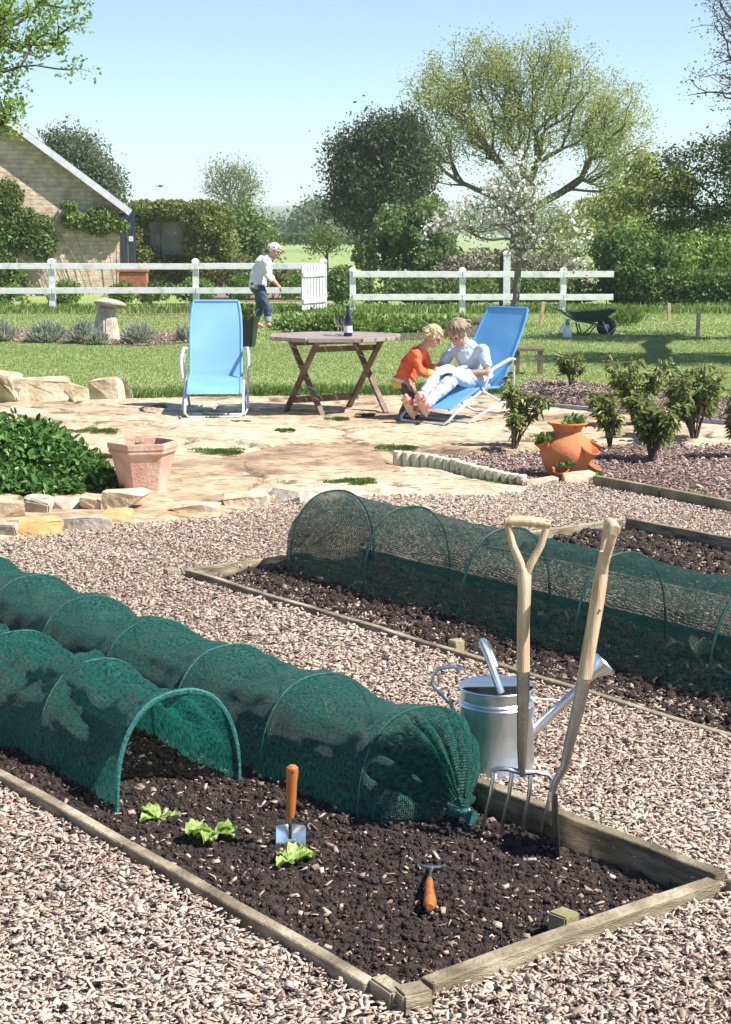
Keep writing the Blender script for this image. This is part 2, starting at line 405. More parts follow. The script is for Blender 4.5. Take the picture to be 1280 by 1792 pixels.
def chips(name, P, m, rng, lmin, lmax, wr=.4, zmax=.022, tilt=.35, th=.0035, label=None, z0=0.0, dark=0.0):
    n = len(P); l = rng.uniform(lmin, lmax, n)*(.5+.5*rng.random(n)) if name != 'bark_bits' else lmin+(lmax-lmin)*rng.random(n)**3; wd = l*rng.uniform(wr*.5, wr*1.4, n); t = rng.uniform(.5, 1.3, n)*th
    Nn = unit(np.stack([rng.normal(size=n)*tilt, rng.normal(size=n)*tilt, np.ones(n)], 1)); a = rng.random(n)*6.2832
    T = np.stack([np.cos(a), np.sin(a), np.zeros(n)], 1); T = unit(T-Nn*(T*Nn).sum(1, keepdims=True)); Bv = np.cross(Nn, T)
    V = np.empty((n, 8, 3)); cz = np.zeros((n, 3)); cz[:, :2] = P[:, :2]; cz[:, 2] = z0+rng.random(n)*zmax+(P[:, 2] if P.shape[1] > 2 else (chip_z(P[:, 1]) if name == 'wood_chips' else 0))
    for i, (sx, sy) in enumerate(((-1, -1), (1, -1), (1, 1), (-1, 1))):
        jx = rng.uniform(.55, 1.1, n); jy = rng.uniform(.5, 1.15, n)
        q = cz+T*(sx*jx*l*.5)[:, None]+Bv*(sy*jy*wd*.5)[:, None]+Nn*(rng.uniform(-.0015, .0015, n))[:, None]
        V[:, i+4] = q+Nn*(t*.5)[:, None]; V[:, i] = q-Nn*(t*.5)[:, None]
    b = (np.arange(n)*8)[:, None]
    F = np.stack([b+np.array(f) for f in ((4, 5, 6, 7), (0, 1, 5, 4), (1, 2, 6, 5), (2, 3, 7, 6), (3, 0, 4, 7))], 1).reshape(-1, 4)
    patch = fbm(P[:, 0]*1.1, P[:, 1]*1.1, 3, 3)*.5
    var = np.clip(rng.beta(2.2, 1.9, n)+patch-dark, 0, 1)
    o = npmesh(name, V.reshape(-1, 3), F, m, var=np.repeat(var, 5)); o['kind'] = 'stuff'
    return o
def chip_z(y): return .018+.034*np.clip((10.5-np.asarray(y))/3.0, 0, 1)
def chip_ground():
    xs = np.arange(-4.2, 5.5, .03); ys = np.arange(2.0, 13.2, .03); X, Y = np.meshgrid(xs, ys); P = np.stack([X.ravel(), Y.ravel()], 1)
    Z = np.where(in_bed(P, .004), -.09, chip_z(P[:, 1])+fbm(P[:, 0]*6, P[:, 1]*6, 2, 3)*.012-.002); n = len(xs); k = (np.arange(len(ys)-1)[:, None]*n+np.arange(n-1)[None]).ravel()
    F = np.stack([k, k+1, k+n+1, k+n], 1); keep = inpoly(P, chip_poly)[F].any(1); F = F[keep]; used = np.unique(F); mp = np.zeros(len(P), np.int64); mp[used] = np.arange(len(used))
    structure(npmesh('chip_path', np.stack([P[:, 0], P[:, 1], Z], 1)[used], mp[F], chipBase, smooth=True))
chip_ground()
rng = np.random.default_rng(7)
def scatter(poly, dens, rng, clip=None):
    a = np.array([(p[0], p[1]) for p in poly]); lo = a.min(0); hi = a.max(0); k = int(dens*(hi-lo).prod())
    P = rng.random((k, 2))*(hi-lo)+lo; return P[inpoly(P, poly)]
def cull(P, mx=1.35):
    return P[(np.abs(P[:, 0]) < (.215*mx)*P[:, 1]+.7)]
near = cull(scatter([(-3, 2.6), (3, 2.6), (3, 6.2), (-3, 6.2)], 9500, rng)); near = near[~in_bed(near, .015)]
chips('wood_chips', near, chipM, rng, .010, .043, wr=.34, z0=.004, th=.0022, zmax=.018, tilt=.32)['label'] = 'pale wood chips covering the paths between the beds'
farp = cull(scatter(chip_poly, 5200, rng)); farp = farp[(farp[:, 1] >= 6.2) & ~in_bed(farp, .015)]
chips('wood_chips', farp, chipM, rng, .012, .044, wr=.35, z0=.004, zmax=.018, th=.0024, tilt=.32)['label'] = 'pale wood chips of the far paths up to the paving'
tag(bpy.data.objects['wood_chips'], cat='wood chips'); tag(bpy.data.objects['wood_chips.001'], cat='wood chips')

# ------------------------------------------------------------------ beds: soil and boards
boardM = mat('weathered_board', [(.3, (.11, .085, .05)), (.5, (.27, .215, .135)), (.75, (.52, .45, .32))], 7, .85, .5, 60, stretch=(1, 1, 6))
def soil_h(u_, v_, i):
    a, b, c, d = BEDS[i]
    h = np.maximum(.004, .016+fbm(u_*3.2, v_*3.2, 11+i, 5)*.05+fbm(u_*16, v_*16, 31+i, 4)*.038)
    if i == 0: h = h+.012*np.exp(-((v_-3.0)/.3)**2)
    else: h = h+.03*np.exp(-((v_-(c+.62))/.3)**2)
    return h
def soil(i, step, u0=None, u1=None):
    a, b, c, d = BEDS[i]; a = u0 if u0 is not None else a; b = u1 if u1 is not None else b
    us = np.arange(a, b+step, step); vs = np.arange(c, d+step, step); U, V = np.meshgrid(us, vs); Z = soil_h(U, V, i)
    X = U*UX.x+V*VX.x; Y = U*UX.y+V*VX.y; n = len(us); k = (np.arange(len(vs)-1)[:, None]*n+np.arange(n-1)[None]).ravel()
    o = npmesh('soil', np.stack([X, Y, Z], -1).reshape(-1, 3), np.stack([k, k+1, k+n+1, k+n], 1), soilM, smooth=True); structure(o)
soil(0, .009, 2.83, 6.9); soil(1, .02, 1.2, 7.25); soil(2, .03)
def ico():
    t = (1+5**.5)/2
    V = np.array([(-1, t, 0), (1, t, 0), (-1, -t, 0), (1, -t, 0), (0, -1, t), (0, 1, t), (0, -1, -t), (0, 1, -t), (t, 0, -1), (t, 0, 1), (-t, 0, -1), (-t, 0, 1)])/1.9
    F = np.array([(0, 11, 5), (0, 5, 1), (0, 1, 7), (0, 7, 10), (0, 10, 11), (1, 5, 9), (5, 11, 4), (11, 10, 2), (10, 7, 6), (7, 1, 8), (3, 9, 4), (3, 4, 2), (3, 2, 6), (3, 6, 8), (3, 8, 9), (4, 9, 5), (2, 4, 11), (6, 2, 10), (8, 6, 7), (9, 8, 1)])
    return V, F
def clods(i, n, u0, u1, smin, smax, rng):
    a, b, c, d = BEDS[i]; u_ = rng.uniform(u0, u1, n); v_ = rng.uniform(c+.03, d-.03, n)
    s = smin+(smax-smin)*rng.random(n)**4.5; z = soil_h(u_, v_, i)+s*.2
    P = np.stack([u_*UX.x+v_*VX.x, u_*UX.y+v_*VX.y, z], 1); V0, F0 = ico()
    V = V0[None]*rng.uniform(.45, 1.35, (n, 12, 1))*(s[:, None]*rng.uniform(.7, 1.2, (n, 3)))[:, None, :]+P[:, None, :]
    F = (F0[None]+(np.arange(n)*12)[:, None, None]).reshape(-1, 3)
    o = npmesh('soil_clods', V.reshape(-1, 3), F, soilM); o['kind'] = 'stuff'; o['category'] = 'soil'
    o['label'] = ['dark crumbly soil clods in the nearest bed', 'dark soil clods in the bed under the see-through netting', 'dark soil clods in the farthest bed'][i]
rng = np.random.default_rng(12)
clods(0, 42000, 2.87, 5.6, .002, .013, rng); clods(1, 16000, 2.6, 7.2, .006, .024, rng); clods(2, 4000, 4.5, 6.9, .01, .03, rng)
def bits(i, n, u0, u1, rng, lab, sk=0):
    a, b, c, d = BEDS[i]; u_ = rng.uniform(u0, u1, n); v_ = rng.uniform(c+.04, d-.04, n)
    if sk: v_ = c+.04+(d-c-.08)*np.abs(rng.normal(size=n)*sk) % 1; v_ = np.clip(v_, c+.04, d-.04)
    P = np.stack([u_*UX.x+v_*VX.x, u_*UX.y+v_*VX.y, soil_h(u_, v_, i)], 1)
    o = chips('bark_bits', P, chipM, rng, .004, .034, .5, .008, .6, .0025, z0=.003, dark=.26); o['label'] = lab; o['category'] = 'bark bits'
bits(0, 1700, 2.9, 5.0, rng, 'scattered pale bark bits on the dark soil of the nearest bed')
bits(1, 7000, 2.9, 7.2, rng, 'pale chips strewn along the left edge of the middle bed', .22)
bits(2, 5000, 4.5, 6.9, rng, 'chips strewn over the soil of the farthest bed')

boardD = mat('shaded_board', [(.3, (.075, .058, .034)), (.5, (.17, .135, .08)), (.75, (.36, .31, .215))], 7, .85, .5, 60, stretch=(1, 1, 6))  # board wood darkened for one board, its inner face's shade put into the colour
def board(root, u0, v0, u1, v1, th=.036, top=.09, bot=-.05, name='board', j=0):
    o = B(u0, v0); a = B(u0, v0, (top+bot)/2); b = B(u1, v1, (top+bot)/2); n = max(2, int((b-a).length/.25)); mb = MB()
    d = (b-a).normalized(); r = Vector((-d.y, d.x, 0)); rs = random.Random(j+int(u0*10)); vs = []; hh = (top-bot)/2
    for i in range(n+1):
        p = a.lerp(b, i/n)+r*rs.uniform(-.003, .003); q = rs.uniform(-.003, .003)
        for sr, sz in ((-1, -1), (1, -1), (1, 1), (-1, 1)): vs.append(p+r*sr*th/2+Vector((0, 0, sz*hh+(q if sz > 0 else 0))))
    fs = [(i*4+k, i*4+(k+1) % 4, (i+1)*4+(k+1) % 4, (i+1)*4+k) for i in range(n) for k in range(4)]+[(3, 2, 1, 0), tuple(n*4+k for k in range(4))]
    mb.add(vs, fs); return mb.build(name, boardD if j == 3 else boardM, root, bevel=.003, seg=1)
bd = empty('raised_bed', B(2.83, 2.22), 'weathered timber frame of the nearest bed holding the fork, spade and trowel', 'raised bed')
bd.location = (0, 0, 0)
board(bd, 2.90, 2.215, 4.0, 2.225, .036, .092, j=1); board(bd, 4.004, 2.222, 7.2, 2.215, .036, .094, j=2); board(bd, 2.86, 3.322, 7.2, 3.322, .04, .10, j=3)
board(bd, 2.825, 2.315, 2.845, 3.28, .046, .096, j=4)
board(bd, 2.80, 3.305, 2.83, 3.60, .05, .094, name='end_block', j=5)
pA, pB = G(660, 1706, .10), G(700, 1733, .10); pC, pD = G(696, 1733, .104), G(748, 1722, .104)
mb = MB(); mb.beam(Vector((pA.x, pA.y, .025)), Vector((pB.x, pB.y, .025)), .045, .15); mb.build('corner_block', boardM, bd, bevel=.005)
mb = MB(); mb.beam(Vector((pC.x, pC.y, .025)), Vector((pD.x, pD.y, .025)), .060, .158); mb.build('corner_block', boardM, bd, bevel=.006)
pegM = mat('peg_wood', [(.3, (.22, .2, .09)), (.6, (.38, .34, .17)), (1, (.5, .46, .28))], 9, .85, .4, 70)
mb = MB(); mb.box(B(2.925, 2.83, .03), (.055, .058, .125), Matrix.Rotation(.75, 3, 'Z')); mb.build('corner_peg', pegM, bd, bevel=.004)
bd = empty('raised_bed', (0, 0, 0), 'long timber frame of the bed under the see-through net tunnel', 'raised bed')
board(bd, .8, 4.33, 7.25, 4.40, .03, .075, j=7); board(bd, 7.27, 4.42, 7.27, 5.46, .03, .07, j=8); board(bd, .8, 5.46, 7.2, 5.46, .03, .07, j=9)
mb = MB(); mb.box(B(5.23, 4.43, .05), (.05, .05, .1), Matrix.Rotation(.64, 3, 'Z')); mb.build('corner_peg', pegM, bd, bevel=.003)
mb = MB(); mb.box(B(7.29, 4.33, .03), (.07, .04, .1), Matrix.Rotation(.64, 3, 'Z')); mb.build('corner_block', boardM, bd, bevel=.003)
bd = empty('raised_bed', (0, 0, 0), 'timber frame of the farthest bare soil bed at the right edge', 'raised bed')
board(bd, 2.5, 7.15, 6.93, 7.15, .035, .095, j=10); board(bd, 6.95, 6.1, 6.95, 7.12, .035, .09, j=11); board(bd, 2.5, 6.07, 6.92, 6.07, .03, .06, j=12)
te = empty('timber_edging', (0, 0, 0), 'mossy timber edging board between chip path and bark mulch', 'edging')
mossM = mat('mossy_board', [(.3, (.12, .12, .055)), (.55, (.24, .21, .12)), (.8, (.38, .33, .22))], 6, .9, .5, 60)
a = G(1042, 846, .04); b = G(1160, 868, .04); c = G(1300, 896, .04); d = G(1500, 936, .04)
for p, q in ((a, b), (b, c), (c, d)): MB().beam(p, q-(q-p).normalized()*.01, .05, .11).build('board', mossM, te, bevel=.004)

# ------------------------------------------------------------------ patio of sandstone flags
patio_px = [(-300, 720), (0, 706), (120, 704), (230, 702), (330, 698), (470, 696), (600, 694), (700, 694), (800, 694), (905, 690), (960, 706), (1280, 744), (1650, 790),
            (1650, 815), (1280, 778), (1100, 776), (930, 786), (850, 792), (700, 796), (690, 812), (760, 822), (850, 842), (905, 856), (870, 868), (830, 868), (740, 868), (640, 868), (545, 878), (470, 890), (400, 903), (300, 914), (190, 922), (110, 932), (0, 948), (-340, 1000)]
patio = [G(x, y, .04) for x, y in patio_px]
def build_patio():
    rng = np.random.default_rng(4); st_ = .022
    xs = np.arange(-5.5, 6.5, st_); ys = np.arange(8.2, 18.2, st_*1.15); X, Y = np.meshgrid(xs, ys); P = np.stack([X.ravel(), Y.ravel()], 1)
    ins = inpoly(P, patio)
    # distance to the outline
    D = np.full(len(P), 9.)
    for i in range(len(patio)):
        a = np.array(patio[i][:2]); b = np.array(patio[(i+1) % len(patio)][:2]); ab = b-a
        t = np.clip(((P-a)@ab)/(ab@ab), 0, 1); D = np.minimum(D, np.linalg.norm(P-(a+t[:, None]*ab), axis=1))
    D = np.where(ins, D, -D)+fbm(P[:, 0]*3, P[:, 1]*3, 8, 3)*.25
    seeds = np.stack([rng.uniform(-5.5, 6.5, 120), rng.uniform(8.2, 18.2, 120)], 1); w1 = fbm(P[:, 0]*1.4, P[:, 1]*1.4, 2, 4)*.9; w2 = fbm(P[:, 0]*1.4+50, P[:, 1]*1.4, 3, 4)*.9
    Q = P+np.stack([w1, w2], 1); dd = np.sqrt(((Q[:, None, :]-seeds[None])**2*np.array([.55, 1.0])).sum(2)); idx = np.argsort(dd, 1)[:, :2]; d1 = np.take_along_axis(dd, idx, 1)
    gap = d1[:, 1]-d1[:, 0]; cell = rng.random(120)[idx[:, 0]]; tlt = rng.normal(size=(120, 2))[idx[:, 0]]*.006
    rel = ((Q-seeds[idx[:, 0]])*tlt).sum(1)
    strata = fbm(P[:, 0]*.8+P[:, 1]*.2, P[:, 1]*2.2, 21, 5); strata = np.floor(strata*11)/11*.75+strata*.25
    Z = .055+cell*.018+rel+np.floor(strata*14)/14*.045+fbm(P[:, 0]*14, P[:, 1]*20, 23, 3)*.012
    joint = np.clip(1.3-gap/.035, 0, 1)*(fbm(P[:, 0]*2.3, P[:, 1]*2.3, 77, 3) > -.10); Z = Z-joint*.02
    Z = np.where(D < .12, Z*np.clip(D/.12, -.5, 1)-.0, Z)
    rng2 = cell*.55+.2+fbm(P[:, 0]*.9, P[:, 1]*.9, 33, 4)*.6
    n = len(xs); k = (np.arange(len(ys)-1)[:, None]*n+np.arange(n-1)[None]).ravel()
    F = np.stack([k, k+1, k+n+1, k+n], 1); keep = (D[F] > -.1).all(1); F = F[keep]
    V = np.stack([P[:, 0], P[:, 1], Z], 1); fv = rng2[F].mean(1); fj = joint[F].mean(1)
    used = np.unique(F); mp = np.zeros(len(V), np.int64); mp[used] = np.arange(len(used))
    m, N, L, Pn = nodes('sandstone_flags'); tc = N.new('ShaderNodeTexCoord')
    at = N.new('ShaderNodeAttribute'); at.attribute_name = 'var'; aj = N.new('ShaderNodeAttribute'); aj.attribute_name = 'joint'
    n1 = N.new('ShaderNodeTexNoise'); n1.inputs['Scale'].default_value = 2.6; n1.inputs['Detail'].default_value = 9; L.new(tc.outputs['Object'], n1.inputs[0])
    mx = N.new('ShaderNodeMix'); mx.inputs[0].default_value = .6; L.new(at.outputs['Fac'], mx.inputs[2]); L.new(n1.outputs[0], mx.inputs[3])
    r = ramp(N, [(.28, (.24, .16, .10)), (.38, (.42, .30, .18)), (.47, (.56, .425, .27)), (.60, (.62, .50, .345)), (.78, (.69, .60, .46))]); L.new(mx.outputs[0], r.inputs[0])
    rj = N.new('ShaderNodeMix'); rj.data_type = 'RGBA'; L.new(aj.outputs['Fac'], rj.inputs[0]); L.new(r.outputs[0], rj.inputs[6]); rj.inputs[7].default_value = (.13, .10, .06, 1)
    n3 = N.new('ShaderNodeTexNoise'); n3.inputs['Scale'].default_value = 18; n3.inputs['Detail'].default_value = 8; mp3 = N.new('ShaderNodeMapping'); mp3.inputs['Scale'].default_value = (.5, 1.6, 1)
    L.new(tc.outputs['Object'], mp3.inputs[0]); L.new(mp3.outputs[0], n3.inputs[0])
    rs = ramp(N, [(.34, (.34, .28, .24)), (.44, (.72, .66, .6)), (.54, (1, 1, 1))]); L.new(n3.outputs[0], rs.inputs[0])
    mu = N.new('ShaderNodeMix'); mu.data_type = 'RGBA'; mu.blend_type = 'MULTIPLY'; mu.inputs[0].default_value = .8; L.new(rj.outputs[2], mu.inputs[6]); L.new(rs.outputs[0], mu.inputs[7])
    n5 = N.new('ShaderNodeTexNoise'); n5.inputs['Scale'].default_value = 2.3; n5.inputs['Detail'].default_value = 7; n5.inputs['Roughness'].default_value = .65; mp5 = N.new('ShaderNodeMapping'); mp5.inputs['Scale'].default_value = (.7, 2.4, 1)
    L.new(tc.outputs['Object'], mp5.inputs[0]); L.new(mp5.outputs[0], n5.inputs[0]); rc = ramp(N, [(.485, (1, 1, 1)), (.5, (.28, .22, .17)), (.515, (1, 1, 1))]); L.new(n5.outputs[0], rc.inputs[0])
    m6 = N.new('ShaderNodeMix'); m6.data_type = 'RGBA'; m6.blend_type = 'MULTIPLY'; m6.inputs[0].default_value = .75; L.new(mu.outputs[2], m6.inputs[6]); L.new(rc.outputs[0], m6.inputs[7]); mu = m6
    L.new(mu.outputs[2], Pn.inputs['Base Color']); Pn.inputs['Roughness'].default_value = .9
    b = N.new('ShaderNodeBump'); b.inputs['Strength'].default_value = .6; b.inputs['Distance'].default_value = .02; L.new(n3.outputs[0], b.inputs['Height']); L.new(b.outputs[0], Pn.inputs['Normal'])
    o = npmesh('patio_paving', V[used], mp[F], m, var=fv, smooth=True); structure(o)
    a = o.data.attributes.new('joint', 'FLOAT', 'FACE'); a.data.foreach_set('value', fj.astype(np.float32))
build_patio()

# moss and low thyme in the joints: individual pads
padM = leafmat('moss_pad', (.05, .11, .02), (.10, .20, .035), (.2, .32, .08))
thyM = leafmat('thyme_pad', (.12, .15, .08), (.22, .26, .14), (.4, .42, .28))
for i, (x, y, rx, mm, lb) in enumerate([(388, 793, .22, padM, 'flat green moss pad in the paving right of the terracotta planter'), (600, 848, .2, padM, 'green moss pad just behind the see-through net tunnel'),
        (690, 788, .2, padM, 'broad green moss pad beside the log roll edging'), (160, 757, .2, padM, 'moss pad in the paving beside the leafy shrub'), (352, 732, .16, padM, 'moss pad under the front of the empty lounger'),
        (590, 737, .12, padM, 'tiny moss pad under the front of the wooden table'), (270, 715, .14, thyM, 'pale grey thyme pad left of the empty lounger'), (500, 757, .08, padM, 'small moss tuft in the middle of the paving'), (190, 803, .12, padM, 'moss pad between shrub and terracotta planter'),
        (640, 730, .09, padM, 'small moss tuft below the right table legs'), (420, 742, .07, padM, 'small moss tuft in front of the empty lounger')]):
    mound('moss_pad', lb, 'moss', G(x, y, .055), rx*.85, rx*.6, .035, int(1900*rx*4), mm, .016, .6, 40+i, 'moss pads in the paving', upright=.8, lumps=9, spr=1.05)

# mulch beds
mul_f = [G(x, y, .01) for x, y in [(690, 806), (760, 802), (860, 794), (930, 788), (1100, 778), (1280, 780), (1650, 815), (1650, 960), (1280, 888), (1045, 838), (985, 845), (920, 850), (850, 838), (760, 818)]]
mul_b = [G(x, y, .01) for x, y in [(900, 690), (925, 668), (1000, 668), (1100, 680), (1280, 697), (1650, 730), (1650, 782), (1280, 740), (1100, 722), (960, 706)]]
mulBase = mat('mulch_litter', [(.35, (.05, .033, .028)), (.6, (.13, .085, .07))], 50, .95, .8, 80)
sheet('mulch_bed', mul_f, .012, mulBase); sheet('mulch_bed', mul_b, .012, mulBase)
rng = np.random.default_rng(21)
q = cull(scatter(mul_f, 2600, rng), 1.5); a = chips('mulch_chips', q, mulchM, rng, .02, .06, .35, .04, .45); a['label'] = 'reddish bark mulch under the shrubs in front of the paving'
q = cull(scatter(mul_b, 1300, rng), 1.5); b = chips('mulch_chips', q, mulchM, rng, .03, .08, .35, .05, .45); b['label'] = 'reddish bark mulch strip along the lawn edge'
a['category'] = b['category'] = 'bark mulch'
slateM = mat('slate_edge', [(.3, (.2, .2, .23)), (.7, (.36, .36, .4))], 5, .7)
eg = empty('stone_kerb', (0, 0, 0), 'low blue-grey kerb between the mulch strip and the paving', 'kerb')
for p, q in (((930, 712), (1100, 728)), ((1102, 729), (1290, 747)), ((1292, 748), (1500, 768))):
    MB().beam(G(*p, .05), G(*q, .05), .06, .1).build('kerb_stone', slateM, eg, bevel=.006)

# ------------------------------------------------------------------ rocks
sand = mat('sandstone_rock', [(.3, (.34, .24, .15)), (.45, (.55, .42, .27)), (.58, (.66, .54, .39)), (.8, (.74, .66, .54))], 5, .9, .7, 24)
sandO = mat('ochre_rock', [(.3, (.45, .24, .08)), (.5, (.60, .36, .14)), (.8, (.70, .50, .28))], 5, .9, .7, 24)
greyR = mat('grey_rock', [(.3, (.22, .18, .14)), (.5, (.40, .34, .27)), (.8, (.58, .52, .43))], 6, .9, .7, 24)
def rock(base, sx, sy, sz, m, label, seed, rz=0, group='sandstone blocks along the edge of the paving'):
    rs = random.Random(seed); bm = bmesh.new()
    for k in range(16):
        s = [rs.choice((-1, 1))*rs.uniform(.72, 1)*.5 for _ in range(3)]
        j = rs.randrange(3); s[j] *= rs.uniform(.35, 1)
        bm.verts.new((s[0]*sx, s[1]*sy, s[2]*sz))
    r = bmesh.ops.convex_hull(bm, input=bm.verts); bmesh.ops.delete(bm, geom=[g for g in r['geom_interior'] if isinstance(g, bmesh.types.BMVert)], context='VERTS')
    bmesh.ops.dissolve_limit(bm, angle_limit=.12, verts=bm.verts, edges=bm.edges)
    bmesh.ops.bevel(bm, geom=list(bm.edges), offset=min(sx, sz)*.05, segments=2, affect='EDGES', clamp_overlap=True)
    bmesh.ops.triangulate(bm, faces=bm.faces); bmesh.ops.subdivide_edges(bm, edges=bm.edges, cuts=2)
    for v in bm.verts:
        n = float(fbm(v.co.x*9+seed, v.co.y*9+v.co.z*14, seed, 3)); v.co += v.co.normalized()*n*.05*min(sx, sz)*3
    zmin = min(v.co.z for v in bm.verts)
    for v in bm.verts: v.co.z -= zmin
    bmesh.ops.recalc_face_normals(bm, faces=bm.faces)
    me = bpy.data.meshes.new('stone_block'); bm.to_mesh(me); bm.free(); me.materials.append(m)
    o = link(bpy.data.objects.new('stone_block', me)); o.location = base-Vector((0, 0, .02)); o.rotation_euler = (0, 0, rz); return tag(o, label, 'stone', group)
RK = [  # px centre-bottom, width px, height px, material, label
 (72, 704, 96, 44, sand, 'wide wedge-shaped stone second from the left behind the paving'), (12, 706, 60, 50, sand, 'stone at the left frame edge behind the paving'),
 (134, 704, 46, 30, sand, 'small low stone in the middle of the row behind the paving'), (184, 703, 58, 42, sand, 'pointed pale stone in the row behind the paving'),
 (216, 700, 34, 36, greyR, 'upright stone ending the row behind the paving'),
 (15, 925, 62, 45, sand, 'pale flat block at the left frame edge by the chips'), (70, 945, 84, 34, sandO, 'orange ochre block at the foot of the stone edge'), (10, 952, 50, 30, greyR, 'grey block low at the left frame edge'),
 (72, 912, 50, 40, greyR, 'grey brown block under the leafy shrub'), (120, 905, 50, 30, greyR, 'rounded block right of the grey brown block under the shrub'), (150, 936, 92, 30, greyR, 'long thin grey slab beside the ochre block'),
 (165, 905, 44, 34, sand, 'square cream block left below the terracotta planter'), (222, 905, 80, 40, sand, 'tilted tan block below the terracotta planter'), (205, 925, 50, 30, sandO, 'small ochre wedge below the terracotta planter'),
 (200, 900, 40, 26, greyR, 'cracked grey block tucked behind the tilted tan block'), (290, 915, 70, 22, sandO, 'thin ochre lip of stone at the chip path edge'), (345, 905, 80, 22, sand, 'long low cream stone at the chip path edge'),
 (430, 893, 80, 26, sand, 'broad low cream stone nearest the net tunnel end'), (500, 884, 70, 24, greyR, 'rough low stone just left of the see-through tunnel'),
 (948, 854, 50, 16, sand, 'flat cream stone left of the strawberry jar foot'), (1012, 850, 56, 20, sand, 'rounded cream stone at the foot of the strawberry jar'), (872, 866, 90, 12, sand, 'low flat stone beyond the fork handle')]
for i, (x, y, wp, hp, mm, lb) in enumerate(RK):
    g = G(x, y, .0); k = g.y/F_PX; rock(g, wp*k*1.12, wp*k*.75, max(hp*k*1.15, .05)+.03, mm, lb, 100+i, rz=random.Random(i).uniform(-.4, .4))

# log roll edging
logM = mat('pale_log', [(.3, (.52, .46, .33)), (.6, (.66, .60, .46)), (1, (.76, .71, .58))], 12, .85, .3, 60)
le = empty('log_edging', G(760, 825), 'pale log roll edging curving round the mulch bed', 'edging')
pth = [G(x, y, 0) for x, y in [(688, 815), (720, 817), (755, 820), (800, 827), (830, 835), (870, 842), (920, 850)]]
dist = 0; tot = sum((pth[i+1]-pth[i]).length for i in range(len(pth)-1)); nL = int(tot/.073); rs = random.Random(3)
for k in range(nL):
    s_ = (k+.5)/nL*tot
    for i in range(len(pth)-1):
        d = (pth[i+1]-pth[i]).length
        if s_ <= d: p = pth[i].lerp(pth[i+1], s_/d); break
        s_ -= d
    hh = .115-.05*k/nL+rs.uniform(-.004, .004); mb = MB(); mb.lathe([(.001, -.05), (.035, -.05), (.036, hh-.006), (.031, hh), (.001, hh+.001)], 10, p-le.location+Vector((0, 0, .0))); mb.build('log', logM, le, smooth=True)

# ================================================================== NET TUNNELS
def netmat(name, solid, c1, c2, knit=.0055):
    m, N, L, P = nodes(name)
    uv = N.new('ShaderNodeUVMap'); sp = N.new('ShaderNodeSeparateXYZ'); L.new(uv.outputs[0], sp.inputs[0])
    def mth(op, a, b=None, c=None):
        n = N.new('ShaderNodeMath'); n.operation = op
        for i, q in enumerate((a, b, c)):
            if q is None: continue
            if isinstance(q, (int, float)): n.inputs[i].default_value = q
            else: L.new(q, n.inputs[i])
        return n.outputs[0]
    nz = N.new('ShaderNodeTexNoise'); nz.inputs['Scale'].default_value = 260; nz.inputs['Detail'].default_value = 2; L.new(uv.outputs[0], nz.inputs[0])
    nb = N.new('ShaderNodeTexNoise'); nb.inputs['Scale'].default_value = 7; nb.inputs['Detail'].default_value = 3; L.new(uv.outputs[0], nb.inputs[0])
    a = mth('SINE', mth('MULTIPLY', sp.outputs['X'], 6.283/knit)); b = mth('SINE', mth('MULTIPLY', sp.outputs['Y'], 6.283/(knit*.62)))
    h = mth('ADD', mth('MULTIPLY', a, .5), mth('MULTIPLY', b, .28))
    t = mth('ADD', mth('ADD', h, mth('MULTIPLY', mth('SUBTRACT', nz.outputs[0], .5), 2.6)), mth('MULTIPLY', mth('SUBTRACT', nb.outputs[0], .5), .8))
    al = mth('MULTIPLY_ADD', t, 1.1, solid); al2 = N.new('ShaderNodeClamp'); L.new(al, al2.inputs[0])
    r = ramp(N, [(.36, c1), (.66, c2)]); nc = N.new('ShaderNodeTexNoise'); nc.inputs['Scale'].default_value = 95; nc.inputs['Detail'].default_value = 4; L.new(uv.outputs[0], nc.inputs[0]); L.new(mth('MULTIPLY_ADD', h, .10, nc.outputs[0]), r.inputs[0])
    L.new(r.outputs[0], P.inputs['Base Color']); P.inputs['Roughness'].default_value = .42; P.inputs['Specular IOR Level'].default_value = .7
    bp = N.new('ShaderNodeBump'); bp.inputs['Strength'].default_value = .9; bp.inputs['Distance'].default_value = .004; L.new(t, bp.inputs['Height']); L.new(bp.outputs[0], P.inputs['Normal'])
    tl = N.new('ShaderNodeBsdfTranslucent'); L.new(r.outputs[0], tl.inputs[0]); ms = N.new('ShaderNodeMixShader'); ms.inputs[0].default_value = .45
    L.new(P.outputs[0], ms.inputs[1]); L.new(tl.outputs[0], ms.inputs[2])
    tr = N.new('ShaderNodeBsdfTransparent'); mf = N.new('ShaderNodeMixShader'); L.new(al2.outputs[0], mf.inputs[0]); L.new(tr.outputs[0], mf.inputs[1]); L.new(ms.outputs[0], mf.inputs[2])
    L.new(mf.outputs[0], N['Material Output'].inputs[0]); return m
netD = netmat('green_net_dense', 1.1, (.004, .062, .046), (.034, .29, .215))
netL = netmat('green_net_sheer', .70, (.002, .038, .030), (.009, .12, .085), .007)
hoopM = mat('green_hoop', [(.3, (.006, .045, .036)), (.7, (.015, .09, .07))], 20, .4)
ribM = mat('green_rib', [(.3, (.005, .06, .045)), (.7, (.02, .17, .125))], 60, .5, .5, 200)
hemM = mat('green_hem', [(.3, (.006, .09, .075)), (.7, (.03, .26, .21))], 90, .6, .6, 200)
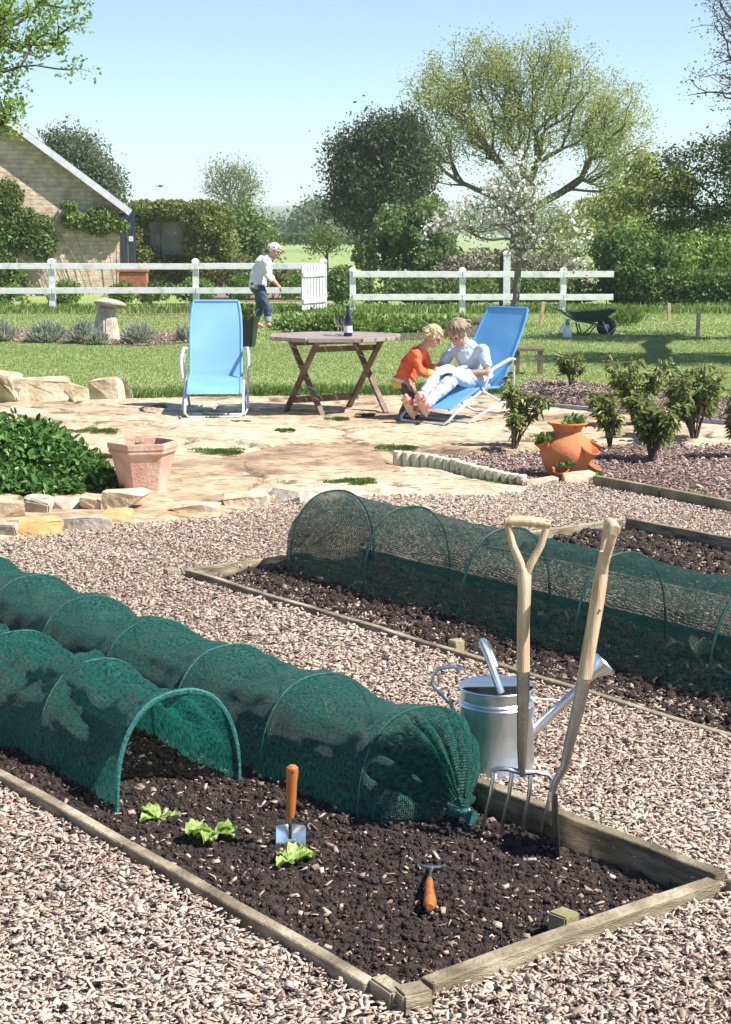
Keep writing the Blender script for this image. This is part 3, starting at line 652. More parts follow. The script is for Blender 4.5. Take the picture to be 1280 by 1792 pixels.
def tunnel(label, u0, u1, vb, W, Hh, hoops, netm, seed, knot=None, knot2=None, slack=.05, wr=.02, zb=.03, step=.016, open_hem=False, skirt=0, kb=1.0):
    """u0 = near end, u1 = far end, vb(u) -> v of the left foot; hoops = list of u"""
    root = empty('net_tunnel', B((u0+u1)/2, vb(u0)+W/2), label, 'net tunnel'); org = root.location
    na = 84; rings = []; uvs = []; gl = math.pi*(W/2+Hh)/2
    def ringpt(u_, th):
        vc = vb(u_)+W/2; c, s = math.cos(th), math.sin(th)
        return vc-W/2*(abs(c)**.85)*(1 if c > 0 else -1), Hh*(s**.8 if s > 0 else 0)
    us = np.arange(u0, u1+step*.5, step)
    hs = np.array(sorted(hoops))
    def ring(u_):
        i = np.searchsorted(hs, u_); fr = 0
        if 0 < i < len(hs): fr = (u_-hs[i-1])/(hs[i]-hs[i-1])
        elif i == 0: fr = max(0, 1-(hs[0]-u_)/.4) if hs[0]-u_ < .4 else 0
        sag = math.sin(math.pi*fr)**2*slack if 0 < i < len(hs) else 0
        out = []
        for k in range(na):
            th = math.pi*k/(na-1); v_, z = ringpt(u_, th); s = math.sin(th)
            wv = float(fbm(u_*3.2+th*1.2, th*3.0-u_*1.5, seed, 2 if wr < .02 else 4))*wr*2+wr*.45*math.sin(u_*38+th*5+seed)*vn(u_*3, th*2, seed+5)*(.4+s)
            near = min(abs(u_-h) for h in hs); wv *= min(1, near/.05)
            rr = 1-sag*(.5+.5*s)/Hh*.9+wv*(.35+s)/W*1.6+(.012/W if near < .012 else 0)
            vc = vb(u_)+W/2; v2 = vc+(v_-vc)*rr; z2 = zb*min(1, s*4+.0)+z*rr+.004
            if s < .25: z2 = z2*(s/.25)+(-.012 if skirt == 0 else .0)*(1-s/.25)
            out.append((u_, v2, z2))
        return out
    for u_ in us:
        r = ring(u_); rings.append(r); uvs.append([(u_, k/(na-1)*gl) for k in range(na)])
    if knot:                                             # gathered end: pleats drawn to a knot
        base = rings[0]; kx = np.array(knot); T = 30
        for t in range(1, T+1):
            f = t/T; rr = []; ub = u0-0.0
            for k in range(na):
                p = np.array(base[k]); th = math.pi*k/(na-1)
                ease = f**1.75; q = p*(1-ease)+kx*ease
                bul = math.sin(math.pi*f)**.8*(.062*kb); q[0] -= bul*math.sin(th)*.9; q[2] += bul*.35*math.sin(th)
                ph_ = math.sin(th*11+2.2*math.sin(th*3+seed)+f*1.2); pl = ((1-abs(ph_))**1.5*2-.8)*-.030*math.sin(math.pi*min(1, f*1.1))*(.45+f)*(1.1 if f > .2 else f*5.5)
                q[0] -= pl; q[2] += pl*.5
                if f > .9: q += (np.array([math.sin(th*9), math.cos(th*11), math.sin(th*6)])*.012)
                q[2] = max(q[2], .0)
                rr.append(tuple(q))
            rings.insert(0, rr); uvs.insert(0, [(u0-f*.3, k/(na-1)*gl) for k in range(na)])
    if knot2:
        base = rings[-1]; kx = np.array(knot2); T = 20
        for t in range(1, T+1):
            f = t/T; rr = []
            for k in range(na):
                p = np.array(base[k]); th = math.pi*k/(na-1); ease = f**1.2; q = p*(1-ease)+kx*ease
                bul = math.sin(math.pi*f)*.05; q[0] += bul*math.sin(th); pl = math.sin(th*13+seed)*.012*math.sin(math.pi*f); q[0] += pl; q[2] = max(0, q[2]+pl)
                rr.append(tuple(q))
            rings.append(rr); uvs.append([(u1+f*.35, k/(na-1)*gl) for k in range(na)])
    a = np.array(rings); X = a[..., 0]*UX.x+a[..., 1]*VX.x-org.x; Y = a[..., 0]*UX.y+a[..., 1]*VX.y-org.y
    n = na; k = (np.arange(len(rings)-1)[:, None]*n+np.arange(n-1)[None]).ravel()
    npmesh('netting', np.stack([X, Y, a[..., 2]], -1).reshape(-1, 3), np.stack([k, k+n, k+n+1, k+1], 1), netm, root, smooth=True, uv=np.array(uvs).reshape(-1, 2))
    hk = 1.02 if netm is netL else 1.009
    for h in hoops:
        pts = []
        for k in range(29):
            th = math.pi*k/28; v_, z = ringpt(h, th); vc = vb(h)+W/2; pts.append(B(h, vc+(v_-vc)*hk, z*(hk-.005)+zb*min(1, math.sin(th)*4)+(.008 if hk > 1 else 0))-org)
        pts = [Vector((pts[0].x, pts[0].y, -.05))]+pts+[Vector((pts[-1].x, pts[-1].y, -.05))]
        MB().tube(pts, .0055, 6).build('hoop', hoopM if netm is netL else ribM, root, smooth=True)
    if open_hem:
        pts = [B(p[0], p[1], p[2])-org+Vector((0, 0, .003)) for p in rings[0]]
        MB().tube(pts, [.0055+.003*float(vn(i*.31, .5, 4)) for i in range(len(pts))], 6).build('hem', hemM, root, smooth=True)
    if knot:
        kp = B(knot[0], knot[1], knot[2])-org; d = B(knot[0]-.1, knot[1], knot[2]-.02)-org-kp; d.normalize(); mb = MB()
        mb.tube([kp-d*.03, kp, kp+d*.012, kp+d*.035], [.035, .016, .014, .024], 12); mb.build('gathered_end', hemM, root, smooth=True)
        mb = MB(); mb.tube([kp+Vector((math.cos(t)*.018, 0, math.sin(t)*.018)) for t in np.linspace(0, 6.28, 12)], .003, 5); mb.build('tie_string', mat('pale_string', (.7, .65, .5), rough=.9), root)
    return root
tunnel('long dense green net tunnel with pleated gathered end beside the fork', 3.92, 7.6, lambda u_: 2.93+.02*math.sin(u_*2), .45, .315, [3.92, 4.42, 4.93, 5.42, 5.93, 6.44, 6.95, 7.45], netD, 3, knot=(3.70, 3.17, .06), slack=.032, wr=.016, zb=.0)
tunnel('shorter dense green net tunnel with open mouth over the seedlings', 4.45, 7.2, lambda u_: 2.43+.02*math.sin(u_*3), .43, .33, [4.45, 4.97, 5.50, 6.02, 6.55, 7.1], netD, 9, slack=.05, wr=.031, open_hem=True, zb=0)
tunnel('see-through green net tunnel in the middle bed behind the fork', 1.9, 7.02, lambda u_: 4.78+.03*(u_-4)*.9, .52, .385, [2.0, 2.75, 3.47, 4.2, 4.93, 5.66, 6.39, 7.02], netL, 5, knot2=(7.28, 5.02, .03), slack=.016, wr=.008, step=.03)

# ================================================================== TOOLS
ash = mat('ash_handle', [(.32, (.40, .24, .12)), (.45, (.60, .41, .24)), (.6, (.70, .52, .34)), (.8, (.78, .62, .43))], 9, .5, .25, 40, stretch=(7, 7, .5), coat=.1)
steel = mat('stainless_steel', [(.35, (.34, .32, .29)), (.6, (.64, .63, .60))], 16, .30, .15, 40, metal=1, stretch=(1, 1, .3))
steelD = mat('dull_steel', [(.3, (.30, .28, .25)), (.7, (.46, .44, .41))], 14, .36, .1, 60, metal=1)
fk = empty('garden_fork', G(905, 1476), 'stainless steel garden fork with D handle standing upright in the soil', 'garden fork', 'digging tools standing in the nearest bed'); o0 = fk.location
FY = o0.y
def fz(y): return A(0, y, FY).z
def fx(x, y): p = A(x, y, FY); return Vector((p.x-o0.x, 0, p.z))
mb = MB(); mb.tube([fx(916, 1178), fx(916, 1100), fx(918, 1040), fx(918, 1008), fx(918, 994)], [.0185, .018, .0185, .0195, .010], 14); mb.build('shaft', ash, fk, smooth=True)
mb = MB()
for sgn, pts in ((-1, [(918, 1012), (911, 985), (898, 955), (890, 925), (889, 910)]), (1, [(919, 1012), (930, 985), (947, 955), (956, 925), (957, 910)])):
    mb.tube([fx(*p) for p in pts], [.0115, .0115, .0105, .0105, .012], 10)
mb.tube([fx(885, 914), fx(900, 911), fx(924, 912), fx(948, 915), fx(963, 918)], [.012, .0145, .0155, .0145, .012], 12); mb.build('d_handle', ash, fk, smooth=True)
mb = MB(); mb.tube([fx(916, 1174), fx(915, 1250), fx(914, 1310), fx(914, 1345), fx(916, 1358)], [.0192, .0165, .0145, .0115, .011], 12); mb.build('socket', steelD, fk, smooth=True)
mb = MB(); mb.tube([fx(862, 1350), fx(870, 1345), fx(890, 1346), fx(914, 1352), fx(938, 1351), fx(960, 1356), fx(967, 1364)], [.0055, .007, .008, .010, .008, .007, .0055], 8, sq=.8); mb.build('fork_head', steel, fk, smooth=True)
for (xa, ya, xb) in ((863, 1349, 847), (896, 1347, 880), (929, 1351, 917), (966, 1362, 951)):
    a = fx(xa, ya); e = fx(xb, 1440); pts = [a+Vector((0, .004, 0)), a+Vector((0, .0, -.02)), a.lerp(e, .4)+Vector((.003, -.012, 0)), e+Vector((0, .0, 0)), e+Vector((-.004, .008, -.075))]
    MB().tube(pts, [.0065, .0065, .006, .0055, .002], 8).build('tine', steel, fk, smooth=True)
SP = G(975, 1512); sp_ = empty('garden_spade', SP, 'stainless steel spade seen edge-on leaning right beside the fork', 'spade', 'digging tools standing in the nearest bed')
def sx(x, y, dy=0): p = A(x, y, SP.y+.03); return Vector((p.x-SP.x, .03+dy, p.z))
mb = MB(); mb.tube([sx(1022, 1192), sx(1034, 1120), sx(1046, 1050), sx(1053, 1006), sx(1058, 965)], [.0195, .019, .0195, .018, .0135], 14); mb.build('shaft', ash, sp_, smooth=True)
mb = MB()
for s_ in (-1, 1): mb.tube([sx(1053, 1012, 0), sx(1057, 985, s_*.012), sx(1064, 950, s_*.04), sx(1069, 925, s_*.052)], [.0135, .013, .0125, .0135], 10)
mb.tube([sx(1071, 922, -.064), sx(1071, 920, -.03), sx(1071, 920, .03), sx(1071, 922, .064)], [.0145, .017, .017, .0145], 12); mb.build('d_handle', ash, sp_, smooth=True)
mb = MB(); mb.tube([sx(1023, 1186), sx(1012, 1240), sx(996, 1305), sx(988, 1342), sx(972, 1370), sx(968, 1386)], [.0202, .018, .015, .0125, .010, .009], 12); mb.build('socket', steelD, sp_, smooth=True)
mb = MB(); vs = []; nn = 9
for i in range(nn):
    f = i/(nn-1); c = sx(966+8*f, 1380+150*f)
    for j in range(7):
        g = j/6*2-1; vs.append(c+Vector((.012*abs(g)**2+.004*g, g*.078*(1-.06*f), (.008*abs(g) if i == 0 else 0)-(.0 if i < nn-1 else -.02*g*g))))
top = list(vs); bot = [p+Vector((-.003, 0, 0)) for p in vs]; fs = []
for i in range(nn-1):
    for j in range(6): a = i*7+j; fs += [(a, a+1, a+8, a+7), (a+63, a+70, a+71, a+64)]
per = [(j, j+1) for j in range(6)]+[(i*7+6, i*7+13) for i in range(nn-1)]+[(56+j+1, 56+j) for j in range(6)]+[(i*7+7, i*7) for i in range(nn-1)]
for a, b in per: fs.append((b, a, a+63, b+63))
mb.add(top+bot, fs); mb.build('blade', steel, sp_, smooth=True)
mb = MB(); mb.ball(sx(1049, 1065, -.019), .004, 8, 6); mb.build('rivet', steel, sp_, smooth=True)

# watering can
galv = mat('galvanised_steel', [(.3, (.54, .56, .58)), (.5, (.70, .72, .73)), (.75, (.84, .86, .88))], 7, .33, .08, 30, metal=1)
CP = G(869, 1352, .055); CP.y += .03; can = empty('watering_can', CP, 'galvanised metal watering can on the chips just behind the fork', 'watering can'); HC = .27
mb = MB(); mb.lathe([(r_*1.07, z_) for r_, z_ in [(.001, .012), (.112, .012), (.114, 0), (.116, .004), (.113, .012), (.110, .14), (.1085, HC-.055), (.112, HC-.052), (.1075, HC-.045), (.1115, HC-.04), (.107, HC-.034), (.107, HC-.004), (.111, HC), (.109, HC+.004), (.104, HC), (.103, HC-.04), (.105, .14), (.108, .02), (.001, .02)]], 48); mb.build('body', galv, can, smooth=True)
mb = MB(); vs = []   # half lid over the far side of the rim
for j in range(13):
    t = math.pi*(j/12)*1.1-.1; vs.append(Vector((.117*math.cos(t), .117*math.sin(t), HC+.004)))
n0 = len(vs); vs2 = [p+Vector((0, 0, .002)) for p in vs]; mb.add(vs+vs2, [tuple(range(n0))[::-1], tuple(range(n0, 2*n0))]+[(j, j+1, j+1+n0, j+n0) for j in range(n0-1)]+[(n0-1, 0, n0, 2*n0-1)]); mb.build('hood', galv, can)
def cx(x, y, dy=0): p = A(x, y, CP.y+dy); return Vector((p.x-CP.x, dy, p.z))
mb = MB(); mb.tube([cx(877, 1243, -.112), cx(868, 1218, -.105), cx(855, 1180, -.085), cx(845, 1156, -.05), cx(846, 1152, .0), cx(856, 1166, .06), cx(866, 1192, .1)], [.0135]*7, 12, sq=.8); mb.build('carry_handle', galv, can, smooth=True)
mb = MB(); mb.tube([cx(812, 1200, 0), cx(790, 1196), cx(768, 1200), cx(757, 1212), cx(757, 1228), cx(768, 1240), cx(790, 1262), cx(800, 1290)], .0065, 8); mb.build('side_handle', galv, can, smooth=True)
mb = MB(); a = cx(905, 1335, .0); b = cx(1036, 1212, .03); mb.tube([a, a.lerp(b, .3), a.lerp(b, .7), b], [.021, .0175, .0145, .0125], 14); mb.build('spout', galv, can, smooth=True)
d = (b-a).normalized(); mb = MB(); mb.tube([b-d*.004, b+d*.012, b+d*.05, b+d*.056, b+d*.06], [.0125, .016, .042, .043, .04], 20); mb.build('rose', galv, can, smooth=True)
mb = MB(); mb.tube([cx(934, 1252, .01), cx(995, 1256, .02)], .003, 6); mb.build('brace', galv, can)

# hand tools
orangeW = mat('varnished_orange_wood', [(.3, (.36, .10, .018)), (.6, (.52, .17, .035)), (.9, (.62, .25, .07))], 6, .28, .05, 40, stretch=(5, 5, .6), coat=.6)
TP = G(509, 1497); tr = empty('hand_trowel', TP, 'hand trowel with orange wooden handle stuck in soil behind a seedling', 'trowel')
def tx(x, y, dy=0): p = A(x, y, TP.y+dy); return Vector((p.x-TP.x, dy, p.z))
mb = MB(); mb.tube([tx(508, 1434), tx(509, 1425), tx(510, 1400), tx(511, 1370), tx(512, 1350), tx(512, 1343), tx(512, 1339)], [.010, .0125, .0145, .0150, .0175, .0165, .009], 16); mb.build('handle', orangeW, tr, smooth=True)
mb = MB(); mb.tube([tx(512, 1352, -.0165), tx(512, 1352, -.0178)], .004, 10); mb.build('hanging_hole', mat('dark_hole', (.02, .012, .008)), tr)
mb = MB(); mb.tube([tx(508, 1440), tx(508, 1428)], .0115, 14); mb.build('ferrule', steel, tr, smooth=True)
mb = MB(); mb.tube([tx(508, 1436), tx(508, 1450, .016), tx(508, 1466, .030)], [.006, .0055, .006], 8); mb.build('neck', steelD, tr, smooth=True)
vs = []; nn = 8
for i in range(nn):
    f = i/(nn-1)
    for j in range(9):
        g = j/8*2-1; p = tx(509, 1452+i*12); wdt = .042*(1 if f < .6 else 1-.5*(f-.6)/.4); vs.append(Vector((p.x+g*wdt, -.016*(1-g*g)*-1-.016+(.046*(1-f)), p.z-(.004*(g*g)*0))))
fs = [(i*9+j, i*9+j+1, i*9+j+10, i*9+j+9) for i in range(nn-1) for j in range(8)]; nv = len(vs)
fs2 = [tuple(k+nv for k in f[::-1]) for f in fs]; per = [(j, j+1) for j in range(8)]+[(i*9+8, i*9+17) for i in range(nn-1)]+[(nv-9+j+1, nv-9+j) for j in range(8)]+[(i*9+9, i*9) for i in range(nn-1)]
mb = MB(); mb.add(vs+[p+Vector((0, .002, 0)) for p in vs], fs+fs2+[(b, a, a+nv, b+nv) for a, b in per]); mb.build('blade', mat('polished_steel', (.86, .87, .88), rough=.22, metal=1), tr, smooth=True)
HP = G(753, 1570, .03); hf = empty('hand_hoe', HP, 'small three-pronged hand cultivator with orange handle lying on the soil', 'hand cultivator')
def hx(x, y, z): return G(x, y, z)-HP
mb = MB(); mb.tube([hx(752, 1540, .044), hx(752, 1548, .044), hx(752, 1562, .044), hx(753, 1574, .045), hx(753, 1583, .046), hx(753, 1588, .046)], [.009, .0115, .013, .0165, .017, .009], 16); mb.build('handle', orangeW, hf, smooth=True)
mb = MB(); mb.tube([hx(752, 1542, .044), hx(753, 1532, .044), hx(756, 1518, .036)], [.007, .0045, .005], 8); mb.build('neck', steel, hf, smooth=True)
mb = MB(); mb.tube([hx(733, 1514, .034), hx(742, 1516, .040), hx(756, 1518, .039), hx(770, 1517, .040), hx(779, 1514, .034)], [.003, .005, .006, .005, .003], 8)
for xx in (733, 756, 779): mb.tube([hx(xx, 1515, .037), hx(xx, 1512, .026), hx(xx-1, 1514, .0)], [.004, .0035, .002], 6)
mb.build('prongs', steel, hf, smooth=True)

# lettuce seedlings
lett = mat('lettuce_leaf', [(.35, (.24, .40, .06)), (.5, (.42, .58, .14)), (.65, (.64, .74, .32))], 45, .45, .5, 80, transl=.4)
def seedling(base, s, n, label, seed, m=lett, group='seedlings planted in the nearest bed', name='lettuce_seedling', cat='seedling'):
    rs = random.Random(seed); root = empty(name, base, label, cat, group)
    for k in range(n):
        az = rs.uniform(0, 6.28); L_ = s*rs.uniform(.7, 1.15); W = L_*rs.uniform(.55, .8); el = rs.uniform(.5, 1.35); vs = []; d = Vector((math.cos(az), math.sin(az), 0)); sd_ = Vector((-d.y, d.x, 0))
        for i in range(8):
            f = i/7; wd = W*.5*math.sin(math.pi*min(1, f*.9+.06))**.7; r = L_*f; cz = L_*(el*f-.75*f*f*el)
            for j in range(7):
                g = j/6*2-1; ruf = math.sin(j*2.9+i*2.3+k)*.15*L_*abs(g)*f; vs.append(d*r+sd_*wd*g*(1+.08*math.sin(i*3.1))+Vector((0, 0, cz+abs(g)**1.5*wd*.5+ruf)))
        MB().add(vs, [(i*7+j, i*7+j+1, i*7+j+8, i*7+j+7) for i in range(7) for j in range(6)]).build('leaf', m, root, smooth=True)
    return root
def soilpt(x, y): 
    p = G(x, y, .03); u_ = p.x*UX.x+p.y*UX.y; v_ = p.x*VX.x+p.y*VX.y; p.z = float(soil_h(np.array(u_), np.array(v_), 0)); return p
seedling(soilpt(279, 1422), .068, 7, 'pale lettuce seedling nearest the open net mouth', 2)
seedling(soilpt(370, 1462), .085, 7, 'spreading lettuce seedling in the middle of the row of three', 5)
seedling(soilpt(513, 1507), .072, 7, 'lettuce seedling right in front of the trowel blade', 8)
brass = mat('brassica_leaf', [(.3, (.05, .09, .06)), (.6, (.10, .15, .11))], 10, .5, transl=.2)
for i, (u_, v_, s_, lb) in enumerate([(5.35, 5.02, .12, 'dusky young cabbage under sheer net left of the fork shaft'), (4.55, 5.1, .15, 'taller young cabbage under sheer net right of the spade handle'), (4.25, 4.98, .12, 'small young cabbage under the sheer net nearer the right edge')]):
    seedling(B(u_, v_, .05), s_, 6, lb, 30+i, brass, 'young cabbages under the sheer net', 'cabbage_plant', 'cabbage plant')

# ================================================================== POTS
terra = mat('terracotta_old', [(.3, (.50, .27, .18)), (.5, (.60, .36, .26)), (.75, (.72, .54, .44))], 7, .85, .3, 50)
PP = G(252, 862, .04); pot = empty('terracotta_planter', PP, 'hexagonal weathered terracotta planter on the edge of the paving', 'planter'); pot.rotation_euler[2] = R(12)
mb = MB(); mb.lathe([(.001, 0), (.158, 0), (.160, .012), (.152, .018), (.205, .262), (.222, .268), (.225, .285), (.216, .29), (.228, .296), (.232, .335), (.208, .338), (.200, .27), (.001, .27)], 6)
mb.build('pot', terra, pot, bevel=.004)
mb = MB(); mb.lathe([(.001, .292), (.1, .29), (.197, .284)], 6); mb.build('soil', soilM, pot)
seedling(PP+Vector((0, 0, .29)), .06, 5, 'tiny green shoot growing in the terracotta planter', 17, leafmat('shoot_leaf', (.1, .2, .03), (.2, .36, .05), (.34, .5, .12)), None, 'shoot', 'shoot')
terraN = mat('terracotta_new', [(.3, (.46, .14, .045)), (.6, (.57, .20, .075)), (.9, (.68, .32, .16))], 6, .8, .25, 50)
JP = G(992, 838, .0); jar = empty('strawberry_jar', JP, 'round orange terracotta strawberry jar with side pockets', 'strawberry jar')
mb = MB(); mb.lathe([(.001, 0), (.115, 0), (.125, .02), (.165, .10), (.188, .18), (.185, .225), (.15, .28), (.105, .318), (.096, .345), (.112, .375), (.142, .392), (.140, .402), (.118, .396), (.09, .36), (.09, .33), (.001, .33)], 40); mb.build('body', terraN, jar, smooth=True)
strawb = leafmat('strawberry_leaf', (.05, .12, .02), (.11, .23, .05), (.25, .38, .12))
for k, (az, z, s_) in enumerate([(-2.75, .20, 1), (-1.9, .02, 1), (-.75, .15, 1.15), (.2, .17, 1), (-.35, .02, .9), (2.2, .2, 1)]):
    az_ = az; c = Vector((math.cos(az_)*.155, math.sin(az_)*.155, z)); out = Vector((math.cos(az_), math.sin(az_), 0)); mb = MB()
    rot = (out*.55+Vector((0, 0, 1))).normalized().to_track_quat('Z', 'Y').to_matrix()
    mb.lathe([(.02*s_, -.03), (.035*s_, .02), (.052*s_, .07), (.062*s_, .088), (.058*s_, .094), (.048*s_, .085), (.03*s_, .03), (.001, .03)], 16, c, rot=rot); mb.build('pocket', terraN, jar, smooth=True)
for k, (x_, y_, z_, rr, hh, lb) in enumerate([(.02, 0, .36, .10, .07, 'strawberry plant sprouting from the top of the jar'), (-.17, -.08, .26, .06, .05, 'strawberry plant in the upper left pocket of the jar'),
        (-.03, -.17, .09, .06, .055, 'strawberry plant spilling from the low front pocket'), (.15, -.09, .0, .08, .09, 'strawberry plant trailing at the right foot of the jar')]):
    mound('strawberry_plant', lb, 'strawberry plant', JP+Vector((x_, y_, z_)), rr, rr, hh, 60, strawb, .045, .8, 60+k, 'strawberry plants in the orange jar', lumps=2)

# ================================================================== FURNITURE
tubeM = mat('lounger_frame', [(.3, (.52, .53, .56)), (.7, (.68, .69, .72))], 20, .35, metal=.3)
def slingmat(name, c1, c2):
    return mat(name, [(.3, c1), (.7, c2)], 3, .55, .15, 400, transl=.38, stretch=(1, 3, 1))
sling1 = slingmat('sunlit_sling', (.22, .50, .80), (.30, .60, .88))  # blue fabric made paler, the sunlight on it put into the colour
sling2 = slingmat('shaded_sling', (.12, .38, .76), (.18, .48, .86))  # same fabric made deeper, the shade on its back put into the colour
def lounger(O, yaw, prof, label, slingm, W=.50, foot=.0):
    """local +Y runs from the foot end to the back; prof = [(y, z)...] of the fabric"""
    root = empty('sun_lounger', O, label, 'sun lounger', 'blue folding sun loungers on the paving', yaw)
    # fabric
    P_ = [Vector((0, a, b)) for a, b in prof]; pts = []
    for i in range(len(P_)-1):
        for k in range(8): pts.append(P_[i].lerp(P_[i+1], k/8))
    pts.append(P_[-1]); vs = []; nx = 13; N_ = len(pts)
    for i, p in enumerate(pts):
        f = i/(N_-1); wd = W/2; e = max(0, (i-(N_-4))/3); wd *= 1-.12*e**2
        for j in range(nx):
            g = j/(nx-1)*2-1; sag = .012*(1-g*g)*math.sin(math.pi*min(1, f*1.02)); vs.append(Vector((g*wd, p.y+sag*.8, p.z-sag*.6)))
    fs = [(i*nx+j, i*nx+j+1, i*nx+j+nx+1, i*nx+j+nx) for i in range(N_-1) for j in range(nx-1)]
    MB().add(vs, fs).build('sling', slingm, root, smooth=True)
    mb = MB()
    for s_ in (-1, 1):
        mb.tube([vs[i*nx+(0 if s_ < 0 else nx-1)]+Vector((s_*.004, 0, -.002)) for i in range(0, N_)], .012, 8)
    mb.tube([vs[(N_-1)*nx+j]+Vector((0, .0, .002)) for j in range(nx)], .013, 8)
    mb.build('sling_frame', slingm, root, smooth=True)
    w2 = W/2+.026; k0, k1, k2, k3 = P_[0], P_[1], P_[2], P_[3]
    # front loop on the ground, rising to the knee of the seat
    pts = [(-w2, k1.y+.05, k1.z-.01), (-w2, .1, k0.z-.02), (-w2, 0.0, .05), (-w2+.03, -.03+foot, .02), (0, -.035+foot, .018), (w2-.03, -.03+foot, .02), (w2, 0, .05), (w2, .1, k0.z-.02), (w2, k1.y+.05, k1.z-.01)]
    MB().tube(pts, .012, 8).build('front_loop', tubeM, root, smooth=True)
    by = k2.y+.30
    pts = [(-w2, k1.y+.02, k1.z-.02), (-w2, k2.y, .15), (-w2, by-.06, .03), (-w2+.03, by, .018), (0, by+.005, .016), (w2-.03, by, .018), (w2, by-.06, .03), (w2, k2.y, .15), (w2, k1.y+.02, k1.z-.02)]
    MB().tube(pts, .012, 8).build('rear_loop', tubeM, root, smooth=True)
    w3 = w2+.035; q = k2.lerp(k3, .28)
    pts = [(-w3, q.y+.0, q.z), (-w3, k2.y+.1, .20), (-w3, k1.y-.1, .06), (-w3+.02, k1.y-.16, .018), (w3-.02, k1.y-.16, .018), (w3, k1.y-.1, .06), (w3, k2.y+.1, .20), (w3, q.y+.0, q.z)]
    MB().tube(pts, .011, 8).build('middle_loop', tubeM, root, smooth=True)
    for s_ in (-1, 1):
        MB().tube([(s_*w2, q.y+.05, q.z+.05), (s_*w3, q.y-.06, q.z+.06), (s_*(w3+.012), k1.y+.12, q.z-.01), (s_*(w3+.012), k1.y+.06, q.z-.06), (s_*w3, k1.y+.02, k1.z)], [.011, .016, .016, .014, .01], 8).build('armrest', tubeM, root, smooth=True)
    return root
C1 = G(375, 733, .055); C1.z = .055
lounger(C1, R(3), [(.06, .215), (.36, .33), (.66, .335), (.93, 1.0)], 'empty sunlit blue sun lounger left of the wooden table, facing the camera', sling1, .465)
C2 = G(744, 742, .055)
dB = Vector((.69, .72, 0)).normalized(); wB = Vector((.72, -.69, 0)).normalized()
lounger(C2, math.atan2(-dB.x, dB.y), [(.02, .14), (.41, .30), (.72, .29), (1.12, .96)], 'blue sun lounger with a woman sitting on it, at the right of the table', sling2, .50)

teak = mat('weathered_teak', [(.3, (.10, .065, .045)), (.55, (.19, .13, .095)), (.8, (.30, .22, .17))], 8, .7, .4, 50, stretch=(1, 1, 1))
teakT = mat('grey_table_slats', [(.3, (.24, .19, .165)), (.6, (.38, .31, .27)), (.8, (.5, .43, .38))], 10, .75, .4, 50, stretch=(.3, 4, 1))
T0 = G(588, 722, .05); tb = empty('garden_table', T0, 'weathered octagonal wooden folding table with crossed legs', 'table'); ZT = .70
ax = Vector((.87, .5, 0)); xd = Vector((.60, -.80, 0))
mb = MB(); nS = 13; Rr = .60
for i in range(nS):
    y0 = -Rr*.86+i*(1.72*Rr/nS); y1 = y0+1.72*Rr/nS-.008; ym = max(abs(y0), abs(y1)); hw = Rr*.97 if ym < .27 else Rr*.97-(ym-.27)*1.25
    mb.box(((0), (y0+y1)/2, ZT), (hw*2, y1-y0, .022))
mb.build('tabletop', teakT, tb, bevel=.003)
mb = MB(); n = 8; pr = []
for i in range(9):
    t = 2*math.pi*(i+.5)/8; pr.append(Vector((math.cos(t)*Rr*1.03, math.sin(t)*Rr*.93, ZT-.004)))
for i in range(8): mb.beam(pr[i], pr[i+1]-(pr[i+1]-pr[i])*.01, .05, .034)
mb.build('rim', teakT, tb, bevel=.003)
for s_ in (-1, 1):
    c = ax*.33*s_
    for d_ in (-1, 1):
        off = ax*.018*d_; a = c+xd*.27*d_+off+Vector((0, 0, .0)); b = c-xd*.25*d_+off+Vector((0, 0, ZT-.02)); MB().beam(a, b, .03, .052, (ax.x, ax.y, 0)).build('leg', teak, tb, bevel=.003)
MB().beam(ax*-.33+Vector((0, 0, ZT-.1))+xd*.17, ax*.33+Vector((0, 0, ZT-.1))+xd*.17, .022, .05).build('rail', teak, tb, bevel=.003)
MB().beam(ax*-.33+Vector((0, 0, ZT-.06))-xd*.2, ax*.33+Vector((0, 0, ZT-.06))-xd*.2, .022, .05).build('rail', teak, tb, bevel=.003)
MB().beam(ax*-.36+Vector((0, 0, .12))-xd*.18, ax*.36+Vector((0, 0, .12))-xd*.18, .022, .06).build('rail', teak, tb, bevel=.003)
# bottle and glasses
dk = mat('bottle_glass', (.006, .008, .03), rough=.12, coat=.5); lab = mat('paper_label', (.75, .74, .72), rough=.7)
BT = T0+Vector((.115, -.16, ZT+.012)); bo = empty('wine_bottle', BT, 'dark wine bottle with white label standing on the wooden table', 'bottle')
MB().lathe([(.001, 0), (.037, 0), (.039, .01), (.039, .125), (.034, .155), (.018, .195), (.0145, .21), (.0145, .262), (.016, .264), (.016, .274), (.001, .275)], 20).build('glass', dk, bo, smooth=True)
MB().lathe([(.0398, .035), (.0398, .095)], 20).build('label', lab, bo, smooth=True)
MB().lathe([(.0165, .215), (.0175, .278), (.001, .28)], 16).build('foil', mat('navy_foil', (.02, .03, .1), rough=.3), bo, smooth=True)
m, N, L, P = nodes('clear_glass'); P.inputs['Transmission Weight'].default_value = 1; P.inputs['Roughness'].default_value = .02; P.inputs['IOR'].default_value = 1.3; glassM = m
for i, (dx, dy, lb) in enumerate(((.055, -.10, 'wine glass nearest the bottle on the table'), (.02, .02, 'wine glass behind the other glass on the table'))):
    g_ = empty('wine_glass', T0+Vector((dx, dy, ZT+.012)), lb, 'glass', 'wine glasses on the table')
    MB().lathe([(.001, .002), (.032, .002), (.03, .005), (.004, .01), (.003, .07), (.012, .08), (.034, .115), (.036, .14), (.030, .18), (.029, .18), (.034, .14), (.031, .115), (.01, .083), (.001, .08)], 18).build('bowl', glassM, g_, smooth=True)
